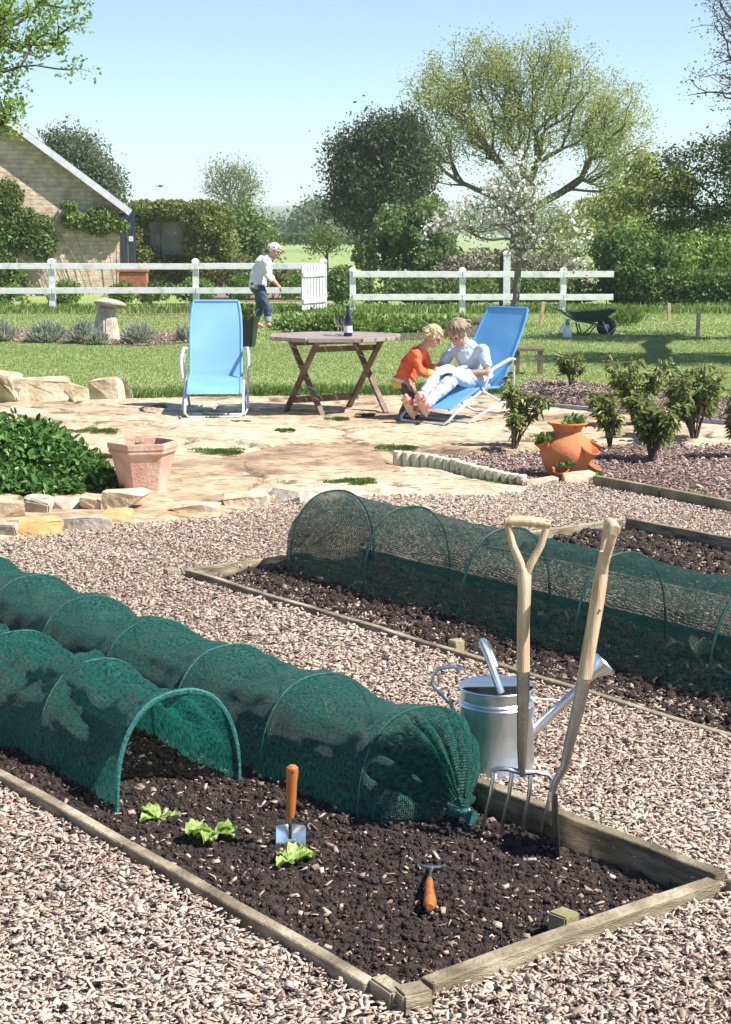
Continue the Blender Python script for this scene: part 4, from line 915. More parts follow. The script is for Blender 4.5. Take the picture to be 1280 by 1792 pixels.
# black planter behind the lounger
blk = mat('black_plastic', (.02, .022, .025), rough=.45)
BP = G(432, 607); bp_ = empty('black_planter', BP, 'tapered black plastic planter on the lawn behind the empty lounger', 'planter')
MB().lathe([(.001, 0), (.15, 0), (.21, .40), (.225, .40), (.225, .44), (.2, .44), (.19, .38), (.001, .38)], 4, rot=Matrix.Rotation(.6, 3, 'Z')).build('tub', blk, bp_, bevel=.01)
box_leaf = leafmat('box_leaf', (.04, .08, .015), (.10, .16, .03), (.26, .33, .09))
mound('potted_shrub', 'bushy green shrub growing in the black planter', 'shrub', BP+Vector((0, 0, .38)), .2, .2, .30, 500, box_leaf, .06, .6, 71, stemm=bark)
# bench stub behind lounger
st0 = G(925, 655); stl = empty('low_stool', st0, 'small dark slatted stool half hidden behind the occupied lounger', 'stool')
for k in range(3): MB().box((0, -.12+.12*k, .30), (.34, .1, .03)).build('slat', teak, stl, bevel=.003)
for a_, b_ in ((-1, -1), (1, -1), (-1, 1), (1, 1)): MB().beam((a_*.14, b_*.13, 0), (a_*.14, b_*.13, .284), .04, .04, (0, 1, 0)).build('leg', teak, stl)

# ================================================================== PEOPLE
skinL = mat('skin_fair', [(.3, (.50, .26, .18)), (.7, (.62, .36, .26))], 6, .55, transl=.08)
eyeM = mat('eye_dark', (.02, .015, .012), rough=.3); lipM = mat('lip', (.42, .13, .11), rough=.5)
def hand(mb, wr_, d, pn, s=1.0, curl=.5, side=1):
    """palm and five fingers; d = pointing direction, pn = palm normal (towards what it holds)"""
    d = Vector(d).normalized(); pn = Vector(pn); pn = (pn-d*pn.dot(d)).normalized(); x = d.cross(pn)*side; wr_ = Vector(wr_)
    mb.capsule(wr_-d*.01*s, wr_+d*.03*s, .021*s, .024*s)
    for k in range(4):
        o = x*((k-1.5)*.019*s); b = wr_+d*(.078-.004*abs(k-1.3))*s+o; mb.capsule(wr_+d*.015*s+o*.6, b, .014*s, .0105*s, 8)
        Ls = (.036, .041, .038, .030)[k]*s; d1 = (d+pn*curl).normalized(); d2 = (d*.5+pn*(.4+curl*1.6)).normalized(); c = b+d1*Ls; mb.capsule(b, c, .0092*s, .0085*s, 8); mb.capsule(c, c+d2*Ls*.85, .0083*s, .007*s, 8)
    t0 = wr_+d*.022*s-x*.022*s; t1 = t0+(d*.55-x*.75+pn*.35).normalized()*.036*s; t2 = t1+(d*.9-x*.2+pn*.5).normalized()*.03*s
    mb.capsule(t0, t1, .0125*s, .0105*s, 8); mb.capsule(t1, t2, .0100*s, .008*s, 8)
def basis(fwd, upv):
    f = Vector(fwd).normalized(); u = Vector(upv); u = (u-f*u.dot(f)).normalized(); l = u.cross(f); return Matrix((f, l, u)).transposed()   # x forward, y left, z up
def head(mb, c, M, s=1.0):
    """skull, jaw, nose, ears: c = centre, M = basis (x forward), s*0.23 m tall"""
    c = Vector(c); e = lambda x, y, z: c+M @ Vector((x, y, z))*s
    mb.ball(e(-.012, 0, .022), (.094*s, .074*s, .09*s), 20, 14, M); mb.ball(e(.022, 0, -.035), (.062*s, .056*s, .072*s), 16, 12, M)
    mb.capsule(e(.055, 0, -.088), e(.04, 0, -.078), .022*s, .03*s); mb.capsule(e(.088, 0, .01), e(.103, 0, -.022), .009*s, .0135*s, 10)
    for sg in (-1, 1):
        mb.ball(e(0, sg*.077, -.01), (.017*s, .009*s, .03*s), 10, 8, M); mb.ball(e(.055, sg*.034, -.03), (.026*s, .024*s, .024*s), 10, 8, M)
        mb.capsule(e(.083, sg*.014, .032), e(.073, sg*.048, .03), .009*s, .008*s, 8)
    mb.capsule(e(.083, -.016, -.055), e(.083, .016, -.055), .0085*s, .0085*s, 8)
def face_bits(root, c, M, s):
    c = Vector(c); e = lambda x, y, z: c+M @ Vector((x, y, z))*s
    for sg in (-1, 1): MB().ball(e(.080, sg*.031, .008), .009*s, 10, 8).build('eye', eyeM, root, smooth=True)
    MB().capsule(e(.090, -.018, -.058), e(.090, .018, -.058), .0045*s, .0045*s, 8).build('lips', lipM, root, smooth=True)
def hair(root, c, M, s, m, seed, length=.0, vol=1.0):
    """a cap of hair made of many locks"""
    c = Vector(c); rs = random.Random(seed); mb = MB(); e = lambda x, y, z: c+M @ Vector((x, y, z))*s
    mb.ball(e(-.024, 0, .036), (.097*s*vol, .083*s*vol, .092*s*vol), 20, 14, M)
    for k in range(150):
        az = rs.uniform(-math.pi, math.pi); el = rs.uniform(-.25, 1.5) if abs(az) > .95 else rs.uniform(.62, 1.5)
        d = Vector((math.cos(az)*math.cos(el), math.sin(az)*math.cos(el), math.sin(el))); p = Vector((-.02, 0, .034))+Vector((d.x*.094, d.y*.082, d.z*.09))*vol
        t = Vector((d.x*.4+rs.uniform(-.5, .5), d.y*.5+rs.uniform(-.5, .5), -.7)); L_ = rs.uniform(.02, .05)+length*(.5 if abs(az) < 1 else 1)
        q = p+d*.010+t.normalized()*L_; mb.capsule(c+M @ p*s, c+M @ q*s, .011*s, .005*s, 6)
    return remesh(mb, 'hair', m, root, .0055*max(s, .8), 1, .006, 70, seed)
def limb(mb, *pr):
    for (a, ra), (b, rb) in zip(pr[:-1], pr[1:]): mb.capsule(a, b, ra, rb, 14)

# --- woman on the lounger; local frame: x = lounger's foot-to-back direction, y = towards the camera side, z up
W0 = empty('person', C2, 'woman in pale blue T-shirt and light jeans reading on the blue lounger', 'person', 'people in the garden')
def wl(l, w_, z): return dB*l+wB*w_+Vector((0, 0, z-.055))
fwd = -dB
hipL, hipR = wl(.62, .09, .39), wl(.62, -.09, .39); kneL, kneR = wl(.31, .09, .455), wl(.28, -.08, .46); ankL, ankR = wl(.0, .03, .235), wl(-.05, -.07, .21)
heelL, toeL = wl(-.03, .05, .16), wl(-.13, .07, .24); chest = wl(.60, 0, .60); neckb = wl(.53, -.01, .72); hc = wl(.46, -.03, .815)
shL, shR = wl(.575, .165, .675), wl(.565, -.165, .675); elL, elR = wl(.56, .235, .485), wl(.44, -.23, .50); wrL, wrR = wl(.42, .10, .475), wl(.31, -.13, .47)
HM = basis(fwd*1+wB*.10+Vector((0, 0, -.85)), fwd*.85+Vector((0, 0, 1)))
b = MB()
limb(b, (wl(.66, 0, .37), .12), (wl(.645, 0, .5), .105), (chest, .11), (wl(.565, 0, .68), .085), (neckb, .055), (hc-HM @ Vector((.02, 0, .05)), .046))
limb(b, (hipL, .085), (kneL, .058), (ankL, .038)); limb(b, (hipR, .085), (kneR, .058), (ankR, .038))
limb(b, (shL, .042), (elL, .034), (wrL, .025)); limb(b, (shR, .042), (elR, .034), (wrR, .025)); limb(b, (shL, .04), (chest, .07), (shR, .04))
for ank, w_ in ((ankL, .03), (ankR, -.07)):
    a = ank+fwd*.01+Vector((0, 0, -.05)); b.capsule(ank, a, .034, .034); b.capsule(a+Vector((0, 0, -.01)), a+fwd*.09+Vector((0, 0, .10))+wB*.015, .031, .034); b.capsule(a+fwd*.09+Vector((0, 0, .10)), a+fwd*.11+Vector((0, 0, .145)), .034, .022)
hand(b, wrL, -wB*.9+fwd*.5+Vector((0, 0, -.1)), Vector((0, 0, -1))+fwd*.3, .95, .45, 1); hand(b, wrR, wB*.6+fwd*.8, Vector((0, 0, -1)), .95, .5, -1)
head(b, hc, HM, .98); remesh(b, 'body', skinL, W0, .0055, 3)
blondD = mat('hair_dark_blond', [(.3, (.13, .085, .05)), (.55, (.32, .24, .15)), (.8, (.62, .52, .38))], 22, .5, .6, 120, stretch=(1, 1, .3))
blondL = mat('hair_light_blond', [(.3, (.30, .2, .1)), (.55, (.56, .44, .26)), (.8, (.82, .72, .52))], 26, .5, .6, 120)
face_bits(W0, hc, HM, .98); hair(W0, hc, HM, .98, blondD, 4, .035, 1.08)
shirtM = mat('pale_blue_cotton', [(.3, (.45, .57, .66)), (.7, (.58, .70, .78))], 5, .85, .3, 30)
b = MB(); limb(b, (wl(.655, 0, .40), .135), (wl(.65, 0, .5), .125), (chest, .128), (wl(.565, 0, .665), .10)); limb(b, (wl(.67, .05, .38), .10), (wl(.66, .07, .42), .11)); limb(b, (wl(.66, -.05, .38), .10), (wl(.66, -.07, .42), .11)); limb(b, (shL, .052), (chest, .10), (shR, .052))
for sh, el in ((shL, elL), (shR, elR)): b.capsule(sh, sh.lerp(el, .60), .052, .052)
limb(b, (wl(.56, 0, .69), .07), (wl(.548, 0, .705), .062)); remesh(b, 'shirt', shirtM, W0, .007, 3, .022, 15, 5)
jeanM = mat('pale_denim', [(.3, (.42, .50, .62)), (.6, (.55, .62, .72)), (.8, (.66, .71, .78))], 10, .85, .4, 60)
b = MB(); limb(b, (wl(.65, .05, .37), .115), (hipL, .105), (kneL, .068), (ankL+Vector((0, 0, .01)), .056)); limb(b, (wl(.65, -.05, .37), .115), (hipR, .105), (kneR, .068), (ankR+dB*.03+Vector((0, 0, .015)), .056)); remesh(b, 'jeans', jeanM, W0, .008, 4, .026, 16, 8)
redM = mat('red_sandal', (.62, .02, .04), rough=.5); soleM = mat('pale_sole', [(.3, (.5, .38, .27)), (.7, (.62, .5, .38))], 20, .8)
for ank in (ankL, ankR):
    a = ank+fwd*.01+Vector((0, 0, -.06)); t = (fwd*.11+Vector((0, 0, .165))).normalized(); o_ = (fwd*.165-Vector((0, 0, .11))).normalized()
    M_ = Matrix((t, wB, o_)).transposed(); mb = MB(); mb.ball(a+t*.08+o_*.036, (.125, .043, .009), 20, 8, M_); mb.build('sandal_sole', soleM, W0, smooth=True)
    mb = MB()
    for q in (.05, .12, .155): mb.tube([a+t*q+wB*(.044*math.cos(x_))-o_*(.042*math.sin(x_))+o_*.02 for x_ in np.linspace(-.35, math.pi+.35, 10)], .009, 6)
    mb.tube([ank+wB*(.046*math.cos(x_))+fwd*(.046*math.sin(x_)) for x_ in np.linspace(0, 6.283, 14)], .010, 6); mb.build('sandal_strap', redM, W0, smooth=True)
# the book on her lap
paper = mat('book_pages', [(.35, (.62, .60, .58)), (.6, (.80, .79, .77))], 60, .8)
bk = empty('open_book', C2+wl(.32, -.01, .50), 'open white book held on the lap of the seated woman', 'book')
fd = -dB; 
for s_, nm in ((-1, 'page_block'), (1, 'page_block')):
    mb = MB(); vs = []
    for i in range(6):
        f = i/5; zz = .02*math.sin(math.pi*f*.8)+.012*f; 
        for l in (-.10, .10): vs.append(wB*(s_*f*.135)+dB*l+Vector((0, 0, zz+l*.25-.01)))
    vs2 = [p-Vector((0, 0, .006)) for p in vs]; fs = [(2*i, 2*i+1, 2*i+3, 2*i+2) for i in range(5)]
    mb.add(vs+vs2, fs+[tuple(k+12 for k in f[::-1]) for f in fs]+[(0, 12, 13, 1), (10, 11, 23, 22)]+[(2*i, 2*i+2, 2*i+14, 2*i+12) for i in range(5)]+[(2*i+1, 2*i+13, 2*i+15, 2*i+3) for i in range(5)]); mb.build(nm, paper, bk, smooth=True)

# --- boy
BO = G(728, 738, .055); BO.y += .18; BO.x = A(715, 700, BO.y).x
boy = empty('person', BO, 'small blond boy in an orange top and grey trousers leaning over the book', 'person', 'people in the garden')
f_ = Vector((.93, -.30, 0)).normalized(); l_ = Vector((-f_.y, f_.x, 0))
def bl(x, y, z): return f_*x+l_*y+Vector((0, 0, z))
b = MB(); hm = basis(f_+Vector((0, 0, -.62)), f_*.62+Vector((0, 0, 1))); hcb = bl(.225, 0, .735)
kl, kr = bl(.03, .06, .19), bl(.04, -.06, .19)
limb(b, (bl(-.02, 0, .37), .08), (bl(.015, 0, .48), .078), (bl(.085, 0, .58), .065), (bl(.15, 0, .655), .036), (hcb-hm @ Vector((.02, 0, .05)), .034))
limb(b, (bl(-.01, .045, .34), .055), (kl, .038), (bl(-.04, .06, .04), .026), (bl(.06, .07, .02), .022)); limb(b, (bl(-.01, -.045, .34), .055), (kr, .038), (bl(-.03, -.07, .04), .026), (bl(.07, -.08, .02), .022))
sL, sR = bl(.095, .095, .585), bl(.095, -.095, .585); eL, eR = bl(.15, .13, .46), bl(.14, -.125, .44); wL, wR = bl(.275, .07, .43), bl(.25, -.06, .415)
limb(b, (sL, .032), (eL, .026), (wL, .019)); limb(b, (sR, .032), (eR, .026), (wR, .019)); hand(b, wL, f_+Vector((0, 0, -.2)), (0, 0, -1), .62, .4, -1); hand(b, wR, f_+Vector((0, 0, -.1)), (0, 0, -1), .62, .4, 1)
head(b, hcb, hm, .80); remesh(b, 'body', skinL, boy, .005, 3); face_bits(boy, hcb, hm, .80); hair(boy, hcb, hm, .80, blondL, 9, .0, 1.06)
orgM = mat('orange_jersey', [(.3, (.72, .10, .035)), (.7, (.85, .16, .05))], 6, .8, .3, 30); yelM = mat('yellow_trim', (.85, .50, .05), rough=.8); greyT = mat('grey_trousers', [(.3, (.05, .05, .055)), (.7, (.10, .10, .11))], 9, .85, .3, 40); paleY = mat('pale_trim', (.75, .7, .55), rough=.8)
b = MB(); limb(b, (bl(-.035, 0, .36), .092), (bl(.01, 0, .47), .09), (bl(.08, 0, .57), .08), (bl(.12, 0, .615), .05)); limb(b, (sL, .045), (bl(.06, 0, .56), .07), (sR, .045)); limb(b, (sL, .046), (eL, .04), (eL.lerp(wL, .55), .034)); limb(b, (sR, .046), (eR, .04), (eR.lerp(wR, .55), .034)); remesh(b, 'top', orgM, boy, .006, 4, .04, 14, 3)
mb = MB(); q = Vector((.27, 0, 1)).normalized(); M_ = basis((q.z*f_.x, q.z*f_.y, -q.x), (q.x*f_.x, q.x*f_.y, q.z))
mb.lathe([(.100, -.03), (.104, -.02), (.103, .012), (.098, .02)], 24, bl(-.055, 0, .315), rot=M_); mb.build('hem_band', yelM, boy, smooth=True)
mb = MB(); mb.lathe([(.100, 0), (.104, .006), (.102, .02), (.098, .026)], 24, bl(-.049, 0, .336), rot=M_); mb.build('pale_band', paleY, boy, smooth=True)
for e_, w_ in ((eL, wL), (eR, wR)): MB().tube([e_.lerp(w_, .52), e_.lerp(w_, .85)], [.037, .031], 12).build('cuff', yelM, boy, smooth=True)
b = MB(); limb(b, (bl(-.03, 0, .33), .085), (bl(-.025, 0, .37), .075)); limb(b, (bl(-.02, .045, .31), .065), (kl, .050), (bl(-.035, .06, .06), .040)); limb(b, (bl(-.02, -.045, .31), .065), (kr, .050), (bl(-.025, -.07, .06), .040)); remesh(b, 'trousers', greyT, boy, .006, 4, .03, 14, 6)
for k_, y_ in ((-.03, .065), (-.02, -.075)): mb = MB(); mb.capsule(bl(k_, y_, .022), bl(k_+.09, y_*1.08, .02), .026, .024); remesh(mb, 'shoe', mat('dark_shoe', (.03, .03, .035), rough=.5), boy, .005, 1)

# --- older man in the background
MN = G(463, 574); man = empty('person', MN, 'white-haired person in white shirt and rolled navy trousers standing beyond the planter', 'person', 'people in the garden')
def ml(x, y, z): return Vector((x, y, z))
f_ = Vector((1, -.12, 0)).normalized(); hm = basis(f_+Vector((0, 0, -.55)), f_*.5+Vector((0, 0, 1))); hcm = ml(.19, -.02, 1.33); b = MB()
limb(b, (ml(-.10, 0, .76), .13), (ml(-.08, 0, .92), .125), (ml(0, 0, 1.1), .13), (ml(.06, 0, 1.2), .08), (ml(.12, 0, 1.25), .052), (hcm-hm @ Vector((.02, 0, .05)), .048))
limb(b, (ml(-.10, .08, .72), .09), (ml(-.07, .10, .38), .058), (ml(-.14, .12, .07), .038), (ml(-.05, .12, .03), .032)); limb(b, (ml(-.10, -.08, .72), .09), (ml(.05, -.10, .38), .058), (ml(.06, -.10, .07), .038), (ml(.17, -.12, .03), .03))
sL, sR = ml(.05, .18, 1.15), ml(.05, -.18, 1.15); eL, eR = ml(.08, .2, .92), ml(.08, -.21, .90); wL, wR = ml(.22, .06, .76), ml(.23, -.09, .74)
limb(b, (sL, .05), (eL, .04), (wL, .028)); limb(b, (sR, .05), (eR, .04), (wR, .028)); limb(b, (sL, .055), (ml(.03, 0, 1.12), .1), (sR, .055)); hand(b, wL, (.7, -.3, -.6), (-.3, 0, -1), 1, .5, -1); hand(b, wR, (.7, .3, -.6), (-.3, 0, -1), 1, .5, 1)
head(b, hcm, hm, 1.0); remesh(b, 'body', skinL, man, .007, 3); face_bits(man, hcm, hm, 1.0); hair(man, hcm, hm, 1.0, mat('hair_white', [(.3, (.5, .44, .38)), (.7, (.85, .8, .74))], 30, .5, .5, 100), 19, .0, 1.03)
whiteC = mat('white_cotton', [(.3, (.66, .69, .74)), (.7, (.80, .82, .85))], 4, .85, .4, 25); navy = mat('navy_denim', [(.3, (.03, .045, .08)), (.7, (.07, .10, .15))], 9, .85, .3, 50); cuffM = mat('denim_turnup', (.28, .34, .42), rough=.85)
b = MB(); limb(b, (ml(-.10, 0, .74), .155), (ml(-.09, 0, .9), .15), (ml(0, 0, 1.1), .15), (ml(.06, 0, 1.19), .09)); limb(b, (sL, .068), (ml(.03, 0, 1.1), .12), (sR, .068)); limb(b, (sL, .07), (eL, .06), (eL.lerp(wL, .35), .05)); limb(b, (sR, .07), (eR, .06), (eR.lerp(wR, .35), .05)); remesh(b, 'shirt', whiteC, man, .009, 4, .06, 9, 7)
b = MB(); limb(b, (ml(-.10, .03, .70), .145), (ml(-.09, .09, .6), .1), (ml(-.07, .10, .38), .075), (ml(-.12, .12, .19), .06)); limb(b, (ml(-.10, -.03, .70), .145), (ml(-.05, -.09, .6), .1), (ml(.05, -.10, .38), .077), (ml(.06, -.10, .19), .062)); remesh(b, 'trousers', navy, man, .009, 4, .05, 9, 8)
for p in (ml(-.125, .12, .17), ml(.06, -.10, .17)): MB().lathe([(.058, -.04), (.068, -.035), (.068, .03), (.06, .035)], 16, p).build('turnup', cuffM, man, smooth=True)

# ================================================================== LAWN DETAIL
def blades(name, P, m, rng, hmin, hmax, wd, lean=.5, label=None, cat='grass', z=0.0):
    n = len(P); a = rng.random(n)*6.283; h = rng.uniform(hmin, hmax, n); d = np.stack([np.cos(a), np.sin(a), np.zeros(n)], 1); s = np.stack([-np.sin(a), np.cos(a), np.zeros(n)], 1)*wd*.5
    P3 = np.zeros((n, 3)); P3[:, :2] = P[:, :2]; P3[:, 2] = z if P.shape[1] < 3 else P[:, 2]; le = (rng.random(n)*lean*h)[:, None]; V = np.empty((n, 4, 3)); hz = np.zeros((n, 3)); hz[:, 2] = h
    V[:, 0] = P3-s; V[:, 1] = P3+s; V[:, 2] = P3+s*.6+hz*.6+d*le*.35; V[:, 3] = P3+hz+d*le
    F = np.arange(n*4).reshape(-1, 4); pv = fbm(P[:, 0]*.5, P[:, 1]*.9, 9, 3)*.7
    o = npmesh(name, V.reshape(-1, 3), F, m, var=np.clip(.5+.45*rng.normal(size=n)*.5+pv, 0, 1)); o['kind'] = 'stuff'
    if label: o['label'] = label
    o['category'] = cat; return o
rng = np.random.default_rng(55)
lawn_near = [G(x, y) for x, y in [(-350, 712), (0, 704), (230, 700), (330, 696), (470, 694), (700, 692), (880, 690), (905, 680), (925, 666), (1000, 666), (1100, 678), (1280, 695), (1650, 728), (1650, 600), (-350, 600)]]
P = scatter(lawn_near, 1300, rng); P = P[np.abs(P[:, 0]) < P[:, 1]*.27]
blades('grass', P, grassM, rng, .010, .026, .014, 1.6, 'short mown grass of the nearer lawn')
P = scatter([G(x, y) for x, y in [(-350, 600), (1650, 600), (1650, 540), (-350, 540)]], 420, rng); P = P[np.abs(P[:, 0]) < P[:, 1]*.27]
blades('grass', P, grassM, rng, .014, .034, .022, 1.6, 'short mown grass of the farther lawn by the fence')
E_ = []
ed = [G(x, y) for x, y in [(-300, 706), (0, 700), (230, 698), (330, 694), (470, 692), (700, 691), (880, 688)]]
for i in range(len(ed)-1):
    L_ = (ed[i+1]-ed[i]).length; k = int(L_*1900); t = rng.random(k); q = np.array(ed[i])[None]*(1-t[:, None])+np.array(ed[i+1])[None]*t[:, None]; q[:, 1] += np.abs(rng.normal(size=k))*.22-.03+fbm(q[:, 0]*4, q[:, 0]*0, 3, 2)*.3; E_.append(q)
q = np.concatenate(E_); q[:, 2] = 0.02
blades('rough_grass', q, grassTall, rng, .03, .09, .011, 1.1, 'longer unmown grass fringe where lawn meets paving')
# far rough grass beyond and along the fence
P = np.stack([rng.uniform(-11, 11, 16000), rng.uniform(35.0, 37.6, 16000)], 1); P = P[(fbm(P[:, 0]*.8, P[:, 1]*.8, 4, 3)+rng.random(len(P))*.3) > .02]
blades('rough_grass', P, grassTall, rng, .05, .17, .03, .8, 'rough grass growing along the white fence')
# bare strips
earthM = mat('bare_earth', [(.3, (.14, .09, .06)), (.7, (.32, .22, .16))], 3, .95, .6, 20)
sheet('earth_strip', [G(x, y) for x, y in [(-300, 542), (0, 540), (120, 541), (335, 545), (335, 552), (120, 549), (0, 549), (-300, 552)]], .012, earthM)
sheet('earth_strip', [A(x, 0, Y).xy.to_3d() for x, Y in [(325, 41), (560, 41), (560, 46), (325, 46)]], .012, earthM)
mulch3 = [G(x, y) for x, y in [(-350, 580), (0, 578), (340, 584), (345, 600), (250, 606), (0, 598), (-350, 598)]]
sheet('mulch_bed', mulch3, .012, mulBase); P = scatter(mulch3, 900, rng)
o = chips('mulch_chips', P, mulchM, rng, .04, .09, .4, .04, .4); o['label'] = 'reddish bark mulch round the staddle stone and lavender'; o['category'] = 'bark mulch'

# ================================================================== STADDLE STONE, LAVENDER
lime = mat('lichened_limestone', [(.3, (.30, .26, .18)), (.5, (.50, .44, .33)), (.75, (.66, .60, .48))], 6, .95, .7, 30)
SG = G(187, 597); ss = empty('staddle_stone', SG, 'mushroom shaped staddle stone with tilted cap among the lavender', 'staddle stone')
mb = MB(); mb.lathe([(.001, -.03), (.215, -.03), (.21, .1), (.18, .3), (.145, .46), (.135, .52), (.001, .52)], 8, sx=1, sy=.9); mb.build('pillar', lime, ss, bevel=.02)
mb = MB(); rt = Matrix.Rotation(.10, 3, 'Y') @ Matrix.Rotation(-.12, 3, 'X'); mb.lathe([(.001, -.01), (.17, -.01), (.245, .03), (.25, .055), (.2, .085), (.1, .115), (.001, .125)], 22, (.06, 0, .525), rot=rt); mb.build('cap', lime, ss, smooth=True)
lavM = leafmat('lavender_leaf', (.28, .31, .22), (.42, .45, .35), (.6, .6, .52), .7, .4)
for i, (x, y, rx, h, lb) in enumerate([(4, 598, .30, .38, 'grey lavender clump cut by the left frame edge'), (85, 600, .42, .36, 'widest grey lavender clump second from the left'), (146, 602, .27, .42, 'grey lavender clump close left of the staddle stone'),
        (172, 604, .2, .2, 'low grey lavender clump at the foot of the staddle stone'), (245, 603, .36, .36, 'grey lavender clump right of the staddle stone'), (322, 600, .14, .3, 'small grey lavender tuft just left of the empty lounger')]):
    g = G(x, y); root = empty('lavender', g, lb, 'lavender', 'grey lavender clumps round the staddle stone'); r_ = np.random.default_rng(200+i); k = int(2600*rx)
    d = unit(np.stack([r_.normal(size=k), r_.normal(size=k), np.abs(r_.normal(size=k))*1.2+.3], 1)); Pp = d*np.array([rx*.75, rx*.6, h*.75])*r_.uniform(.3, 1, (k, 1)); V, F = leaf_geo(Pp, d+r_.normal(size=(k, 3))*.3+np.array([0, 0, .5]), r_.normal(size=(k, 3)), r_.uniform(.06, .13, k), r_.uniform(.010, .018, k))
    npmesh('foliage', V, F, lavM, root, var=np.repeat(r_.random(k), 2))

# ================================================================== FENCES AND GATE
def post(mb, p, w_, h_): mb.box(p+Vector((0, 0, h_/2-.1)), (w_, w_, h_+.16)); mb.box(p+Vector((0, 0, h_)), (w_+.02, w_+.02, .05)); mb.box(p+Vector((0, 0, h_+.045)), (w_+.02, w_+.02, .04), taper=.6); return mb
def fence(label, posts, Y, h_, rz, ext0, ext1, group=None):
    root = empty('post_and_rail_fence', A(posts[0], 0, Y).xy.to_3d(), label, 'fence', 'white post and rail fences'); o = root.location
    for k, x in enumerate(posts):
        post(MB(), A(x, 0, Y).xy.to_3d()-o, .125, h_).build('post', white, root, bevel=.008)
    xs = [ext0]+list(posts)+[ext1]
    for z_ in rz:
        a0 = A(ext0, 0, Y).xy.to_3d()-o; stops = [A(x, 0, Y).xy.to_3d()-o for x in (posts if ext0 is None else xs)]
        for a, b in zip(stops[:-1], stops[1:]):
            if (b-a).length < .2: continue
            mb = MB(); mb.beam(a+Vector((.0, -.085, z_)), b+Vector((-.006, -.085, z_+random.Random(z_*9+a.x).uniform(-.012, .012))), .04, .125); mb.build('rail', white, root, bevel=.006)
fence('white post and rail fence running left of the picket gate', [-440, -180, 77, 335, 565], 36.2, 1.02, (.93, .43), -700, 566)
fence('white post and rail fence running right behind the blossom tree', [617, 814, 995], 35.3, .86, (.79, .33), 617, 1085)
gt = empty('picket_gate', A(566, 0, 36.0).xy.to_3d(), 'small white picket gate standing open at the fence gap', 'gate'); gd = Vector((-.42, -.85, 0)).normalized()
for k in range(8):
    p = gd*(.05+k*.125); mb = MB(); mb.box(p+Vector((0, 0, .52)), (.085, .022, .88), Matrix.Rotation(math.atan2(gd.y, gd.x), 3, 'Z')); mb.box(p+Vector((0, 0, .985)), (.085, .022, .05), Matrix.Rotation(math.atan2(gd.y, gd.x), 3, 'Z'), taper=.7); mb.build('picket', white, gt)
for z_ in (.25, .78): MB().beam(Vector((.03, .0, z_))+gd*0, gd*.98+Vector((.03, 0, z_)), .035, .08).build('rail', white, gt)
tp = empty('gate_post', A(893, 0, 37.2).xy.to_3d(), 'taller white post with dark side standing behind the fence and blossom tree', 'post'); mb = post(MB(), Vector((0, 0, 0)), .15, 1.16); mb.build('post_shaft', white, tp, bevel=.008)
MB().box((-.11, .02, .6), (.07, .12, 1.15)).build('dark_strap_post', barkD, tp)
stakeM = mat('raw_stake', [(.3, (.48, .33, .17)), (.7, (.66, .50, .30))], 8, .85, .3, 40)
for x, y, h_, t_, lb in ((946, 571, .43, .10, 'thin wooden stake in the lawn left of the wheelbarrow'), (1171, 562, .33, -.02, 'wooden stake in the lawn nearer the hedge'), (1221, 590, .41, .02, 'wooden stake in the lawn farther right and nearer the camera')):
    g = G(x, y); o = MB().beam((0, 0, -.05), (t_*h_, 0, h_), .06, .06, (0, 1, 0)).build('wooden_stake', stakeM, None, bevel=.008); o.location = g; tag(o, lb, 'stake', 'wooden stakes in the lawn')

# ================================================================== WHEELBARROW, SPRAYER
grn = mat('barrow_green', [(.3, (.02, .055, .035)), (.7, (.04, .09, .055))], 6, .5); rub = mat('black_rubber', (.025, .025, .028), rough=.7); galvD = mat('barrow_tube', (.10, .14, .12), rough=.45, metal=.3); rimM = mat('grey_rim', (.5, .52, .54), rough=.4, metal=.5)
WB = G(1030, 586); wb = empty('wheelbarrow', WB, 'dark green wheelbarrow with fat black tyre parked on the lawn', 'wheelbarrow')
k = WB.y/F_PX; wx = lambda x, y, dy=0: Vector(((x-1030)*k, dy, (586-y)*k))
rimt = [wx(992, 545, -.28), wx(1076, 541, -.22), wx(1076, 541, .22), wx(992, 545, .28)]; bt = [wx(1008, 563, -.18), wx(1052, 563, -.14), wx(1052, 563, .14), wx(1008, 563, .18)]
inn = [p+Vector((0, 0, -.012))+(Vector((WB.x*0, 0, 0))) for p in rimt]; inn = [Vector((p.x*.96+.0, p.y*.94, p.z)) for p in rimt]; ib = [Vector((p.x*.97, p.y*.94, p.z+.012)) for p in bt]
mb = MB(); mb.add(rimt+bt+inn+ib, [(0, 1, 5, 4), (1, 2, 6, 5), (2, 3, 7, 6), (3, 0, 4, 7), (7, 6, 5, 4), (9, 8, 12, 13), (10, 9, 13, 14), (11, 10, 14, 15), (8, 11, 15, 12), (12, 15, 14, 13), (1, 0, 8, 9), (2, 1, 9, 10), (3, 2, 10, 11), (0, 3, 11, 8)]); mb.build('tray', grn, wb, bevel=.012)
for s_ in (-1, 1):
    MB().tube([wx(964, 537, s_*.30), wx(980, 543, s_*.29), wx(1005, 560, s_*.2), wx(1040, 566, s_*.15), wx(1058, 574, s_*.06)], .016, 8).build('handle', galvD, wb, smooth=True)
    MB().tube([wx(1010, 565, s_*.2), wx(1016, 585, s_*.22), wx(1026, 585, s_*.22), wx(1043, 566, s_*.15)], .013, 8).build('leg', galvD, wb, smooth=True)
wc = wx(1061, 572, 0); rt = Matrix.Rotation(math.pi/2, 3, 'X')
mb = MB(); pr = [(.10+.06*math.cos(t)+.0, .055*math.sin(t)) for t in np.linspace(0, 2*math.pi, 14)]; mb.lathe(pr, 28, wc, rot=rt); mb.build('tyre', rub, wb, smooth=True)
